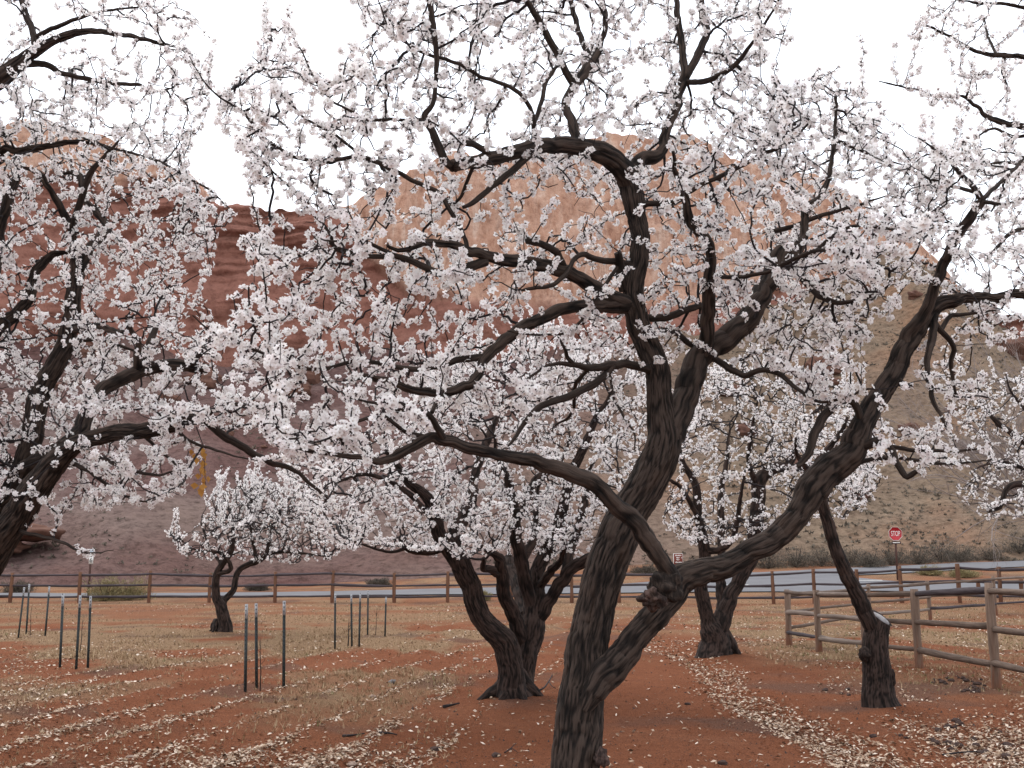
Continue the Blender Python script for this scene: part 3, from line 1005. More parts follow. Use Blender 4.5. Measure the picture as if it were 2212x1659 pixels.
T1.limb('mr:730,170,48 800,230,48 880,300,48 960,380,42 1080,410,28 1250,370,24 1350,320,16', -0.5)
T1.limb('mr:250,250,26 430,250,26 600,220,25 800,130,28 950,85,24 1200,100,17 1290,130,10', -1.0)
T1.limb('mr:240,740,45 300,765,42 400,830,40 480,860,38 570,830,35 680,850,32 800,940,25 920,1020,20 1080,1010,18 1220,950,14 1300,945,8', -0.9)
T1.limb('mm:1960,500,48 2120,500,48 mr:100,455,46 215,425,40', 0.3)
T1.limb('mm:2010,615,42 2100,580,40 2180,600,36 mr:100,640,36 190,700,34', 0.2)
T1.limb('bm:1600,1290,80 1655,1180,150 1735,1065,188 1815,980,180 1950,800,168 2080,660,165 2170,565,175 br:60,485,185 160,440,168 350,388,142 500,312,132 620,248,140 740,140,148 830,20,150 mr:900,1560,195 1000,1460,186 1130,1345,170 1180,1230,150 1230,1110,132 1300,1010,126 1380,890,120 1430,770,118 1490,660,110 1560,540,106 1650,440,96 1780,390,74 1900,375,64 2030,380,60 2130,355,54 2212,360,50 2420,390,40 2600,350,28', 0.5, 5.97)
T1.limb('mr:1470,660,85 1500,590,80 1590,480,74 1640,350,65 1700,200,60 1760,60,56 tr:1740,1610,55 1790,1480,55 1870,1370,58 1950,1245,56', -0.35)
T1.limb('tr:1950,1245,40 1910,1180,36 1800,1060,28 1700,960,18 1560,860,8', -0.3)
T1.limb('tr:1920,1200,28 1850,1180,24 1720,1140,20 1560,1090,14 1480,1040,8', 0.4)
T1.limb('tr:1955,1240,30 2060,1140,25 2200,1000,20 2320,860,12', 0.4)
T1.limb('tr:1955,1255,28 2100,1270,20 2230,1230,14 2400,1160,8', -0.4)
T1.limb('br:30,500,110 bm:2120,400,96 2000,230,110 1930,120,110 1800,20,108 mm:1700,1560,100 1550,1480,98 1300,1400,84 1100,1360,74 900,1310,70 740,1268,68 650,1252,60 500,1330,54 350,1392,44 200,1372,30 0,1345,22 ml:1900,1330,16 1750,1290,8', -0.75, 5.62)
T1.limb('mm:740,1268,48 700,1200,44 650,1110,35 560,1080,33 450,1070,28 300,1030,18 150,1000,8', -0.5)
T1.limb('mm:610,1240,26 480,1200,24 330,1110,22 150,1170,20 0,1220,18 ml:1850,1250,14 1700,1270,8', -0.4)
T1.limb('mm:660,1090,28 690,1020,26 725,960,24', 0.1)
T1.limb('mm:260,1310,25 130,1262,22 0,1270,20 ml:1930,1290,14 1800,1270,8', 0.0)
T1.limb('mm:1915,425,105 1780,425,98 1600,430,76 1480,442,70 1380,490,74 1250,550,74 1150,620,70 1050,700,65 980,780,60 930,880,58 860,935,54 720,970,50 560,950,44 450,920,40 320,880,34 220,870,28 100,900,14', -1.1)
T1.limb('mm:1010,745,48 850,760,44 700,800,35 560,825,34 400,800,30 200,770,25 0,820,22 ml:1900,815,22 1750,780,20 1600,710,18 1430,650,16 1300,570,12 1190,490,7', -0.6)
T1.limb('mm:1880,420,100 1700,330,90 1570,250,82 1450,200,84 1300,170,82 1100,140,74 900,90,58 780,50,50 620,40,40 480,80,26 380,50,16', -1.0)
T1.limb('mm:1000,150,62 850,200,60 740,235,54 640,200,46 540,150,40 420,115,35 280,120,30 100,80,25 0,20,20 ml:1900,110,17 1780,105,12 1600,60,7', -0.5)
T1.limb('mm:420,112,26 tm:330,1540,24 180,1490,20 60,1500,14 tl:1950,1480,8', -0.3)
T1.limb('mm:1480,190,50 1430,90,46 1330,40,42 1248,22,38', -0.3, None, 'stub')
T1.limb('mm:1900,170,46 1820,160,44 1700,140,38 1590,110,35 1540,150,30 1490,230,30 1400,300,28 1280,320,22 1190,335,12', -0.7)
T1.limb('mm:1860,330,74 1832,220,66 1815,100,46', -0.12, None, 'stub')
T1.limb('mm:1820,180,24 1720,320,22 1640,430,20 1580,530,18 1480,600,16 1350,610,14 1200,600,12 1130,585,7', -0.5)
T1.limb('mm:2040,830,60 1960,810,58 1880,790,52 1780,795,54 1650,810,46 1540,795,35 1400,790,20 1290,860,16 1200,940,10', -0.8)
T1.limb('mm:1780,800,52 1720,880,50 1600,950,50 1450,1010,45 1330,1060,40 1240,1150,30 1170,1260,22 1130,1300,10', -0.4)
T1.limb('mm:1545,795,30 1500,740,25 1480,670,18 1440,620,8', -0.2)
T1.limb('mm:1770,870,20 1790,1000,18 1850,1110,16 1920,1220,13 1920,1330,8', -0.3)
T1.limb('mm:1640,815,26 1550,930,25 1530,1090,20 1420,1180,10', 0.5)
T1.limb('tm:785,1036,52 740,1000,50 690,890,50 640,780,46 615,715,38 660,650,30 685,540,28 685,400,32 690,280,35 670,170,38 655,50,38 640,-120,30', -0.15)
T1.limb('tm:1310,920,48 1298,850,42 1290,760,32 1260,650,28 1180,560,26 1040,500,24 930,460,22 840,400,22 760,370,22 640,340,20 520,280,15 400,180,12 310,-30,8', -0.4)
T1.limb('tm:1575,910,62 1530,760,55 1490,650,46 1550,530,58 1620,430,55 1680,350,46 1730,200,30 1740,100,28 1715,-60,24', 0.5)
T1.limb('tm:1545,535,45 1450,360,45 1370,200,44 1320,120,40 1240,-20,34', -0.3)
T1.limb('tm:1655,390,40 1590,250,36 1560,150,34 1510,-40,30', 0.3)
T1.limb('tm:1290,780,28 1335,640,28 1380,490,26 1440,400,18 1480,300,8', 0.3)
T1.limb('tm:1270,960,48 1140,1080,42 1020,1170,38 930,1250,34 855,1292,22', -0.2)
T1.limb('tm:915,1040,24 870,1150,22 830,1240,20 775,1282,14', 0.2)
T1.limb('tm:1040,980,38 960,920,40 880,890,40 805,885,34', -0.3, None, 'stub')
T1.limb('mm:880,90,32 tm:860,1470,28 770,1310,28 690,1190,28 510,1110,28 400,1050,30 230,980,28 100,990,26 0,1000,24 tl:1850,985,22 1750,930,20 1640,850,18 1500,690,16 1360,600,12 1250,480,9 1180,350,6', -0.2)
T1.limb('tm:230,980,20 100,870,18 0,800,16 tl:1950,770,15 1850,690,14 1750,580,12 1690,490,8', -0.2)
T1.limb('tm:640,740,24 500,750,22 400,742,20 260,745,20 150,690,16 30,620,14 tl:1990,540,14 1930,450,12 1870,300,9 1740,110,5', -0.25)
T1.limb('mm:160,100,24 tl:2090,1550,22 2050,1450,20 1950,1330,16 1850,1220,14 1750,1120,12 1640,1010,9 1560,930,6', -0.3)
T1.limb('tm:1955,1300,40 2000,1270,38 2100,1268,35 2170,1255,30 tr:170,1170,28 340,1090,28 480,1020,25 600,950,24 750,890,22 850,790,14 890,730,8', -0.6)
T1.limb('tr:745,890,22 715,780,18 710,690,14 660,630,8', 0.0)
T1.limb('tr:650,1442,34 800,1400,30 920,1350,28 1050,1310,22 1200,1270,16 1360,1215,8', -0.3, 7.2)
T1.limb('mr:900,100,22 tr:1050,1450,20 1180,1405,20 1350,1420,18 1520,1460,15 1650,1520,12 1740,1560,8', -0.2)
T1.limb('tr:1022,870,18 1150,920,16 1300,980,14 1490,1035,8', -0.4)
T1.limb('mr:1650,450,62 1645,600,46 1612,800,35 1640,1000,28 1700,1120,22 1742,1195,12', -0.35)
T1.limb('mr:1660,540,38 1770,680,32 1760,800,28 1790,980,14', 0.2)
T1.limb('mr:1690,590,30 1760,490,28 1880,480,20 2040,455,10', 0.3)
T1.limb('mr:1140,1330,60 1310,1270,58 1380,1310,45 1430,1420,40 1480,1490,35 1560,1460,28 1598,1495,18', -0.3)
T1.limb('mr:1320,1285,30 1460,1320,28 1650,1330,22 1850,1330,15 2000,1308,8', -0.3)
T1.limb('mr:1140,1420,32 1300,1375,26 1500,1380,22 1700,1410,17 1900,1400,12 2010,1384,7', 0.3)
T1.limb('mr:1210,1190,62 1180,1080,48 1130,1015,50 1040,1040,55 970,1110,58 910,1220,56 880,1330,50 820,1410,36 740,1445,16', -0.3)
T1.limb('mr:1420,880,48 1470,925,40 1515,932,8', -0.1, None, 'stub')
b_, m_ = pix(704 + 2035 * TS, 1088 + 590 * TS, 5.58)
o = obj('burl', lump_mesh('burl', b_, 0.062, M['burl'], 5, 0.40, T1.base, (1.1, 0.9, 0.85), 48, 32, 2.2), T1.root)
b_, m_ = pix(704 + 2110 * TS, 1088 + 520 * TS, 5.62)
o = obj('burl', lump_mesh('burl', b_, 0.090, M['bark'], 8, 0.28, T1.base, (1.0, 0.9, 1.0), 48, 32, 1.8), T1.root)
b_, m_ = pix(704 + 1712 * TS, 1088 + 1585 * TS, 5.93)
o = obj('burl', lump_mesh('burl', b_, 0.042, M['burl'], 6, 0.35, T1.base, (1, 1, 1.1), 32, 20, 2.0), T1.root)
T1A = [(420, 240), (500, 190), (590, 40), (660, 130), (740, 200), (740, 30), (760, -180), (1730, -180), (1715, 200), (1760, 150), (1815, 120), (1840, 180), (1890, 220), (1960, 330),
       (2050, 400), (2010, 560), (1900, 700), (1850, 880), (1700, 870), (1560, 760), (1440, 800), (1300, 760), (1200, 900), (1000, 900), (800, 1000), (620, 1000), (540, 900), (430, 760),
       (480, 600), (560, 480), (520, 330)]
T1.crown([(T1A, 3700), ([(1440, 340), (1600, 250), (1800, 140), (1960, 320), (2040, 420), (1990, 600), (1880, 740), (1700, 770), (1480, 640)], 900), ([(1950, 330), (2100, 300), (2230, 360), (2160, 470), (2060, 570), (1990, 480)], 170),
          ([(1990, 560), (2350, 480), (2350, 680), (2150, 760), (2130, 880), (2000, 900), (1960, 800), (2010, 700)], 180),
          ([(1840, 900), (2080, 930), (2060, 1010), (1950, 1030), (1840, 1000)], 60)], 0.42, shoots=34, nclus=300, gap=0.66, dens=0.86, tip=0.0028, shift=0.24, nper=(2, 6), clear=0.15, fsize=0.0170,
         shoot_zone=[(420, 100), (2000, 0), (2050, 420), (1600, 420), (420, 520)])

# ---- the tree whose trunk stands left of the view
T5 = Tree('apricot_tree', TREES_XY['t5'], 'apricot tree in white bloom with forked dark limbs, beside the bare fence posts', None, True, 23)
T5.limb('D:-216,1712,150 -200,1660,118 -120,1430,88 -40,1240,72 bl:30,200,190 ml:175,1640,178 265,1510,165 340,1400,150 430,1320,112 560,1255,100 750,1215,94 900,1205,88 1100,1160,84 1200,1130,78 1262,1120,66', -1.2, 8.1, 'trunk', 0.7)
T5.limb('D:-150,1500,60 -70,1280,58 -10,1120,54 36,1045,48 ml:150,1395,118 188,1250,124 230,1050,128 280,900,122 350,790,118 410,650,108 440,500,92 460,350,86 480,220,84', -0.3, 8.3)
T5.limb('ml:150,1440,90 240,1390,100 360,1330,105', -0.3, 8.0)
T5.limb('ml:480,220,66 462,100,58 tl:440,1420,46 380,1290,45 310,1180,36 250,1080,34 150,1040,16 40,1000,8', -0.6)
T5.limb('ml:485,200,72 560,70,60 tl:600,1500,60 670,1430,46 600,1320,44 530,1240,36 490,1090,34 400,1080,18 340,1110,8', 0.5)
T5.limb('tl:450,1420,42 500,1250,40 560,1080,38 620,1010,28 670,950,20 760,850,12 830,760,7', -0.5)
T5.limb('ml:1255,1125,38 1360,1060,35 1450,1040,30 1560,1045,25 1700,1060,18 1850,1100,8', -0.4)
T5.limb('ml:1260,1115,54 1380,1230,50 1500,1300,46 1620,1370,44 1700,1410,38 1830,1450,28 1950,1550,20 2080,1659,10', 0.3)
T5.limb('ml:390,1310,96 500,1200,92 540,1080,90 640,960,86 760,880,84 880,830,84 1020,800,76 1150,800,68 1290,815,56', 0.8)
T5.limb('ml:865,850,60 850,740,46 860,650,32 800,550,28 780,490,14', -0.3)
T5.limb('ml:870,800,50 900,750,46 940,650,45 972,555,32', 0.3, None, 'stub')
T5.limb('ml:1170,800,42 1270,700,36 1330,620,16', -0.3)
T5.limb('ml:440,580,48 520,570,42 620,550,38 720,590,33 800,585,16', -0.5)
T5.limb('ml:430,640,38 490,640,34 640,640,25 760,680,20 860,720,12', 0.5)
T5.limb('D:-60,1380,80 -60,1100,78 -50,900,72 ml:-60,650,90 90,480,70 180,380,60 200,280,55 260,170,50 330,110,34 430,95,16', 0.7)
T5.limb('D:-50,860,60 -40,700,56 -20,550,50 tl:0,1400,66 60,1200,58 100,1110,40 120,1000,14', 0.2)
T5.limb('D:-60,800,60 -100,600,56 -80,420,50 tl:0,940,46 100,940,40 250,915,35 400,890,28 520,880,20 650,905,10', -0.5)
T5.limb('D:-90,560,56 -140,380,54 -90,240,50 tl:0,490,112 100,410,88 200,330,74 300,270,55 420,220,45 550,195,34 700,205,28 850,230,24 1000,270,18 1160,302,9', -0.9)
T5.limb('tl:220,320,46 200,180,40 160,80,38 130,0,35 90,-150,24', 0.2)
T5.limb('tl:205,240,30 340,170,28 500,110,22 620,75,18 800,50,13 990,40,6', -0.2)
T5.limb('tl:140,400,48 280,400,40 400,460,32 550,490,29 700,520,25 850,525,22 960,565,17 1090,545,8', 0.4)
T5.limb('tl:640,905,16 850,960,16 1000,1010,16 1150,1100,14 1300,1180,13 1400,1270,10 1460,1335,6', -0.3)
T5.limb('ml:320,1350,38 540,1450,26 700,1560,22 800,1620,16 950,1659,7', -0.4)
T5.limb('ml:490,1300,32 620,1370,28 760,1430,24 900,1470,20 1000,1480,16 1110,1448,8', -0.2)
T5.limb('ml:890,1235,22 1000,1330,18 1100,1430,13 1125,1540,6', 0.2)
T5.limb('ml:1090,1190,26 1180,1270,20 1300,1310,17 1450,1360,12 1620,1395,6', -0.2)
T5.limb('bl:60,140,30 120,170,26 280,210,22 420,250,18 500,300,12 600,305,8 705,288,5', -0.4)
T5A = [(-260, 170), (-100, 150), (120, 180), (300, 170), (470, 130), (480, 200), (420, 300), (420, 400), (500, 470), (470, 540), (440, 640), (470, 740), (480, 830), (640, 880), (660, 1010), (520, 930),
       (450, 930), (430, 1000), (400, 1070), (240, 1100), (130, 1120), (20, 1120), (-260, 1130)]
T5.crown([(T5A, 3000), ([(-200, -150), (150, -100), (380, 0), (480, 70), (470, 130), (300, 170), (120, 180), (-200, 170)], 230)], 0.5, shoots=34, nclus=200, gap=0.66, dens=0.95, tip=0.0029, shift=0.15, nper=(2, 5), clear=0.13, fsize=0.0166)
# golden dead leaves still hanging on a twig
gp, _ = pix(438, 960, 7.0)
for k in range(26):
    f = k / 25
    c = gp + np.array([rng.normal(0, 0.035) + 0.03 * f, rng.normal(0, 0.03), -0.30 * f])
    L, wd = rng.uniform(0.04, 0.06), rng.uniform(0.016, 0.028)
    V = np.array([[0, 0, 0], [wd, 0.004, -L * 0.4], [0.004, 0.008, -L], [-wd, 0.004, -L * 0.45]])
    a = rng.uniform(0, 6.28); Rm = np.array([[math.cos(a), -math.sin(a), 0], [math.sin(a), math.cos(a), 0], [0, 0, 1]])
    obj('dead_leaf', make_mesh('dead_leaf', V @ Rm.T, np.array([[0, 1, 2], [0, 2, 3]]), [M['gold']], None, False, {'rnd': np.full(4, rng.random())}), T5.root, c - T5.base)
tw = Bag(); V, q, t_, bc = tube(np.array([gp + [-0.05, 0, 0.12], gp, gp + [0.02, 0, -0.15], gp + [0.035, 0, -0.31]]), np.array([0.004, 0.003, 0.002, 0.001]), 4)
tw.add(V, q, t_, bc); obj('twig', tw.mesh('twig', [M['twig']], True, 'bark', T5.base), T5.root)

# ---- second tree of the row, many-stemmed
T2 = Tree('apricot_tree', TREES_XY['t2'], 'many-stemmed apricot tree in bloom behind the big trunk, a fallen twig at its foot', None, False, 37, 'bark_far')
T2.limb('bm:1160,1290,330 1160,1230,280 1160,1185,225 1155,1120,180 1152,1040,160 1140,950,155 1100,850,150 1000,740,132 930,620,130 890,480,126 830,360,128 765,270,110 700,180,86 680,80,80 mm:620,1610,62 520,1530,46 450,1430,38 380,1340,18', -0.8, 13.0, 'trunk', 0.7)
T2.limb('bm:1230,1280,200 1230,1215,165 1235,1130,120 1245,1000,120 1262,900,132 1288,750,148 1300,600,122 1310,500,100 1332,380,86 1400,230,80 1460,80,66 mm:1500,1560,58 1560,1400,55 1620,1280,48 1680,1120,38 1745,1035,24 1780,960,10', 0.9, 13.05)
T2.limb('bm:740,270,58 620,295,56 520,280,55 484,240,50 478,195,32', -0.4, None, 'stub')
T2.limb('bm:790,280,92 815,150,86 880,60,94 912,10,90', 0.3, None, 'stub')
T2.limb('bm:1290,660,92 1240,480,86 1210,330,84 1180,180,74 1175,60,62 mm:1150,1590,50 1120,1480,38 1060,1330,24 1050,1230,10', -0.9)
T2.limb('bm:1225,340,60 1290,230,50 1302,140,38 mm:1320,1560,24 1380,1450,12', 0.8)
T2.limb('bm:1310,740,86 1400,590,80 1470,480,78 1530,400,74 1620,350,70 1710,315,60 1800,200,44 1850,80,30 mm:1880,1560,14', -0.6)
T2.limb('bm:1490,450,70 1515,310,60 1550,200,55 1600,60,45 mm:1620,1590,36 1640,1450,22 1700,1350,10', 0.6)
T2.limb('bm:1320,530,52 1400,420,50 1455,365,40 1490,250,18', -0.7)
T2.limb('bm:1225,850,120 1170,700,92 1110,560,86 1092,440,78 1080,340,60 1015,295,34 940,240,16', -1.0)
T2.limb('bm:1090,450,52 1020,410,46 978,400,40 985,340,22', -0.5, None, 'stub')
T2.limb('bm:1250,700,90 1185,500,80 1152,400,70 1140,330,52', 1.0, None, 'stub')
T2.limb('bm:900,40,60 mm:930,1470,55 960,1380,50 1030,1200,45 1065,1120,30 1100,1000,12', 0.8)
T2.limb('bm:690,120,36 mm:520,1600,34 350,1500,26 200,1480,20 50,1540,10', -0.6)
T2.limb('bm:520,270,22 400,300,18 250,260,14 100,200,8', -0.3)
T2.limb('bm:1170,150,50 mm:1260,1600,44 1310,1500,40 1420,1440,32 1500,1320,18 1520,1200,8', 0.9)
T2A = [(600, 1010), (760, 960), (860, 880), (940, 800), (1040, 740), (1180, 690), (1300, 730), (1420, 770), (1410, 900), (1400, 1080), (1330, 1190), (1270, 1220), (1100, 1195), (1000, 1210), (880, 1190), (740, 1190), (640, 1120)]
T2.crown([(T2A, 2700)], 0.95, shoots=110, gap=0.68, dens=1.0, tip=0.0036, fsize=0.0188, tmax=0.014,
         shoot_zone=[(800, 680), (1420, 680), (1420, 900), (800, 950)])

roots(T2, 0.17, 7, 71, 2.0)
# ---- V-shaped tree by the corral
T3 = Tree('apricot_tree', TREES_XY['t3'], 'V-shaped apricot tree in white bloom behind the arching limb, by the corral corner', None, False, 41, 'bark_far')
T3.limb('br:290,1000,280 290,950,240 285,900,200 280,840,160 270,780,150 245,720,92 218,600,82 200,520,78 228,390,74 220,260,68 190,100,52 mr:175,1600,50 150,1500,40 90,1400,26 60,1250,12', -0.6, 19.4, 'trunk', 0.6)
T3.limb('br:290,830,120 330,740,112 390,570,92 470,430,82 528,330,82 540,160,92 mr:560,1640,88 562,1520,82 640,1450,74 740,1420,56 790,1330,44 850,1200,34 900,1100,24 1000,1000,12', 0.6)
T3.limb('br:300,760,74 335,620,70 325,500,64 330,380,50 mr:330,1600,40 360,1400,26 380,1200,12', 1.2)
T3.limb('br:230,300,46 330,280,40 400,220,36 430,100,30 mr:450,1600,22 480,1450,12', -0.6)
T3.limb('br:200,120,34 mr:80,1560,26 -30,1500,14', -0.7)
T3.limb('mr:560,1560,40 500,1400,30 520,1200,20 560,1000,10', -0.8)
T3.limb('mr:760,1420,30 900,1480,24 1050,1560,16 1200,1590,8', -0.5)
T3A = [(1450, 880), (1500, 800), (1600, 765), (1720, 790), (1840, 830), (1880, 920), (1910, 1060), (1860, 1120), (1780, 1130), (1650, 1165), (1500, 1185), (1430, 1150), (1450, 1000)]
T3.crown([(T3A, 1700)], 1.2, shoots=60, gap=0.70, dens=0.95, tip=0.0048, fsize=0.0205, tmax=0.016, shoot_zone=[(1440, 750), (1900, 750), (1900, 950), (1440, 950)])

roots(T3, 0.22, 6, 72, 1.8)
# ---- leaning half-cut tree
T4 = Tree('apricot_tree', TREES_XY['t4'], 'leaning apricot trunk sawn off beside its one remaining limb, next to the corral', None, False, 43, 'bark_far')
T4.limb('br:1322,1340,300 1322,1285,265 1315,1245,225 1304,1150,192 1295,1000,165 1290,850,148 1303,770,138 1320,690,118 1330,630,105', 0.0, 12.35, 'trunk', 0.6)
T4.limb('br:1290,860,110 1262,760,98 1210,640,100 1160,540,96 1090,400,86 1030,250,76 990,120,70 955,0,68 mr:925,1600,62 900,1500,54 930,1400,46 1010,1300,36 1080,1200,26 1120,1120,14', -0.5)
T4.limb('mr:905,1520,44 850,1420,36 800,1350,24 790,1250,12', -0.5)
T4.limb('mr:940,1400,30 1060,1400,24 1180,1370,14 1300,1400,8', 0.6)
tr_ = [c for c in T4.root.children if c.name.startswith('trunk')][0]
b_, m_ = pix(1443.8 + 1325 * TS, 1088 + 712 * TS, 12.33)
nn_ = np.array([0.50, -0.42, 0.76]); nn_ /= np.linalg.norm(nn_)
co = np.zeros(len(tr_.data.vertices) * 3, np.float32); tr_.data.vertices.foreach_get('co', co)
co = co.reshape(-1, 3); dd = (co + T4.base - b_) @ nn_
over = dd > -0.002
co[over] -= ((dd[over] + 0.002) / nn_[2])[:, None] * np.array([0, 0, 1.0])
tr_.data.vertices.foreach_set('co', co.ravel()); tr_.data.update()
a1 = np.cross(nn_, [0, 1, 0]); a1 /= np.linalg.norm(a1); a2 = np.cross(nn_, a1)
th = np.linspace(0, 2 * math.pi, 28, endpoint=False)
rr_ = 1 + 0.06 * np.sin(3 * th + 1)
rim = (np.cos(th) * rr_)[:, None] * a1 * 0.108 + (np.sin(th) * rr_)[:, None] * a2 * 0.082
top = np.vstack([b_ + rim - nn_ * 0.004, b_ + rim * 0.98 + nn_ * 0.004, [b_ + nn_ * 0.004]]) - T4.base
n_ = 28; jj = np.arange(n_); jn = (jj + 1) % n_
obj('sawn_face', make_mesh('sawn_face', top, [np.stack([jj, jn, jn + n_, jj + n_], -1), np.stack([jj + n_, jn + n_, np.full(n_, 2 * n_)], -1)], [M['cutwood']]), T4.root)
b_, m_ = pix(1443.8 + 1222 * TS, 1088 + 940 * TS, 12.25)
obj('burl', lump_mesh('burl', b_, 0.075, M['bark_far'], 16, 0.3, T4.base, (0.9, 0.9, 1.0), 28, 18), T4.root)
b_, m_ = pix(1443.8 + 1385 * TS, 1088 + 1085 * TS, 12.3)
obj('burl', lump_mesh('burl', b_, 0.062, M['bark_far'], 17, 0.35, T4.base, (0.7, 0.9, 1.5), 28, 18), T4.root)
T4.crown([([(1720, 900), (1860, 880), (1960, 960), (1900, 1060), (1820, 1090), (1740, 1040)], 190)], 0.5, gap=0.8, dens=1.0, tip=0.003, fsize=0.0180)

# ---- small tree far left
T6 = Tree('apricot_tree', TREES_XY['t6'], 'small apricot tree in dense white bloom with two crooked stems near the road fence', None, False, 47, 'bark_far')
T6.limb('bl:1395,840,140 1395,810,120 1400,780,96 1396,730,78 1372,640,66 1342,570,52 1346,450,42 1380,380,40 1430,310,38 1450,220,28 1440,100,14', -0.7, 25.8, 'trunk', 0.6)
T6.limb('bl:1405,690,44 1392,610,40 1450,540,38 1476,430,36 1530,385,35 1610,355,34 1660,300,28 1690,170,22 1750,60,12', 0.7)
T6.limb('bl:1350,440,32 1430,412,28 1420,355,24 1350,300,16 1200,280,10 1080,180,5', -0.8)
T6.limb('bl:1600,355,24 1580,270,20 1560,150,14 1560,0,7', -0.6)
T6.limb('bl:1640,320,22 1760,300,18 1900,310,12 2050,330,7', 0.4)
T6.limb('bl:1380,380,22 1300,260,14 1250,120,6', 0.7)
T6.crown([([(352, 1140), (385, 1195), (440, 1210), (500, 1214), (620, 1217), (720, 1210), (765, 1160), (740, 1090), (660, 1045), (545, 1035), (455, 1070), (430, 1130), (395, 1155)], 1450)], 0.9, shoots=75, gap=0.5, dens=0.7, tip=0.0065, fsize=0.0235, tmax=0.018,
         shoot_len=(0.4, 0.95), shoot_zone=[(350, 1030), (720, 1030), (720, 1120), (350, 1180)])

roots(T6, 0.15, 5, 74, 1.9)
# ---- trees whose trunks stand right of the view
T8 = Tree('apricot_tree', TREES_XY['t8'], 'sparsely flowering apricot boughs against white sky above the corral fence', None, True, 53)
T8.limb('D:2500,1640,110 2490,1560,88 2470,1300,80 2440,900,70 2420,500,55 2400,200,40 2390,-120,24', 0.2, 9.6, 'trunk')
T8.limb('D:2440,700,50 2380,520,44 tr:2600,1180,60 2400,870,50 2212,790,40 2100,770,35 1980,720,25 1900,650,20 1830,600,15 1700,600,12 1500,550,8 1310,508,5', -1.2)
T8.limb('D:2420,420,44 2330,230,34 tr:2400,420,36 2212,355,30 2080,345,28 1930,325,20 1800,260,16 1700,200,12 1570,145,6', -0.8)
T8.limb('D:2400,160,32 2300,40,24 tr:2250,60,24 2100,25,18 1950,20,15 1790,0,8', -0.5)
T8.limb('tr:2090,355,25 2080,450,20 2110,560,12 2060,640,6', 0.3)
T8.limb('tr:2300,830,26 2150,850,20 2020,800,16 1920,860,10 1850,960,6', 0.4)
T8.limb('tr:2040,345,18 1980,200,14 1960,100,8', 0.4)
T8.limb('tr:1850,610,16 1900,480,12 2010,460,7', -0.3)
T8.limb('tr:2212,1030,22 2060,1010,18 1900,1050,12 1780,1000,6', -0.3, 8.6)
T8.limb('D:2440,650,40 tr:2420,1400,34 2300,1420,28 2150,1440,24 2050,1530,16 1980,1600,8', -1.0)
T8.crown([([(1890, 170), (1990, 20), (2080, -120), (2450, -150), (2450, 560), (2250, 480), (2160, 420), (2120, 330), (2050, 270), (1980, 200)], 470),
          ([(2130, 440), (2230, 400), (2400, 480), (2380, 620), (2130, 590)], 70)], 0.45, shoots=10, nclus=100, gap=0.68, dens=1.0, tip=0.0027, nper=(2, 5))

T9 = Tree('apricot_tree', TREES_XY['t9'], 'pale blossoming apricot boughs reaching out over the corral', None, False, 59, 'bark_far')
T9.limb('D:2370,1445,80 2365,1400,62 2355,1250,56 2340,1130,50 2300,1000,40 2270,900,30 2250,800,14', -0.3, 17.0, 'trunk')
T9.limb('D:2350,1200,40 2290,1060,34 mr:2300,1510,44 2212,1530,40 2110,1560,35 br:2060,20,26 2000,50,12', -0.7)
T9.limb('D:2320,1060,34 2260,990,28 mr:2212,1270,40 2080,1180,34 1980,1080,20 1900,980,10', 0.4)
T9.limb('mr:2212,1440,24 2080,1400,20 1960,1420,12 1880,1460,6', -0.5, 16.6)
T9.limb('mr:2330,1180,30 2230,1080,22 2130,960,12 2100,850,6', -0.3, 16.8)
T9.crown([([(2040, 860), (2120, 820), (2330, 790), (2330, 1020), (2150, 1010), (2070, 930)], 420), ([(2060, 1050), (2140, 1000), (2330, 1010), (2330, 1130), (2130, 1120), (2050, 1080)], 230)], 0.8, shoots=20, gap=0.85, dens=0.9, tip=0.0036, fsize=0.0180, tmax=0.014)

# ------------------------------------------------------------------ fences
def pole_mesh(name, A, B, r0, r1, mat, seed, foot=False, sides=10, sag=0.0, off=(0, 0, 0), n=9):
    A, B = np.asarray(A, float), np.asarray(B, float)
    t = np.linspace(0, 1, n)
    P = A + (B - A) * t[:, None]
    L = np.linalg.norm(B - A)
    rr = np.random.default_rng(seed)
    wob = 0.012 * L / 3.0
    side_ = np.cross(B - A, [0, 1.0, 0.01]); side_ /= np.linalg.norm(side_)
    P = P + np.sin(t * math.pi)[:, None] * (wob * fbm(t * 2.2 + seed, 0, 0, 2, seed))[:, None] * side_
    P[:, 2] -= sag * np.sin(t * math.pi)
    R = (r0 + (r1 - r0) * t) * (1 + 0.10 * fbm(t * 4 + seed * 1.7, 1, 0, 2, seed))
    V, q, tr, bc = tube(P, R, sides, cap=True, lump=0.08, seed=seed)
    bc = bc + np.array([seed * 1.37 % 9, seed * 0.77 % 7, seed * 2.1 % 11])
    at = {'bark': bc}
    if foot:
        at['foot'] = 0.9 * (1 - sstep(0.02, 0.45, V[:, 2] - A[2] - 0.25 + 0.12 * rr.normal(size=len(V))))
    return make_mesh(name, V - np.asarray(off), [q, tr], [mat], None, True, at)

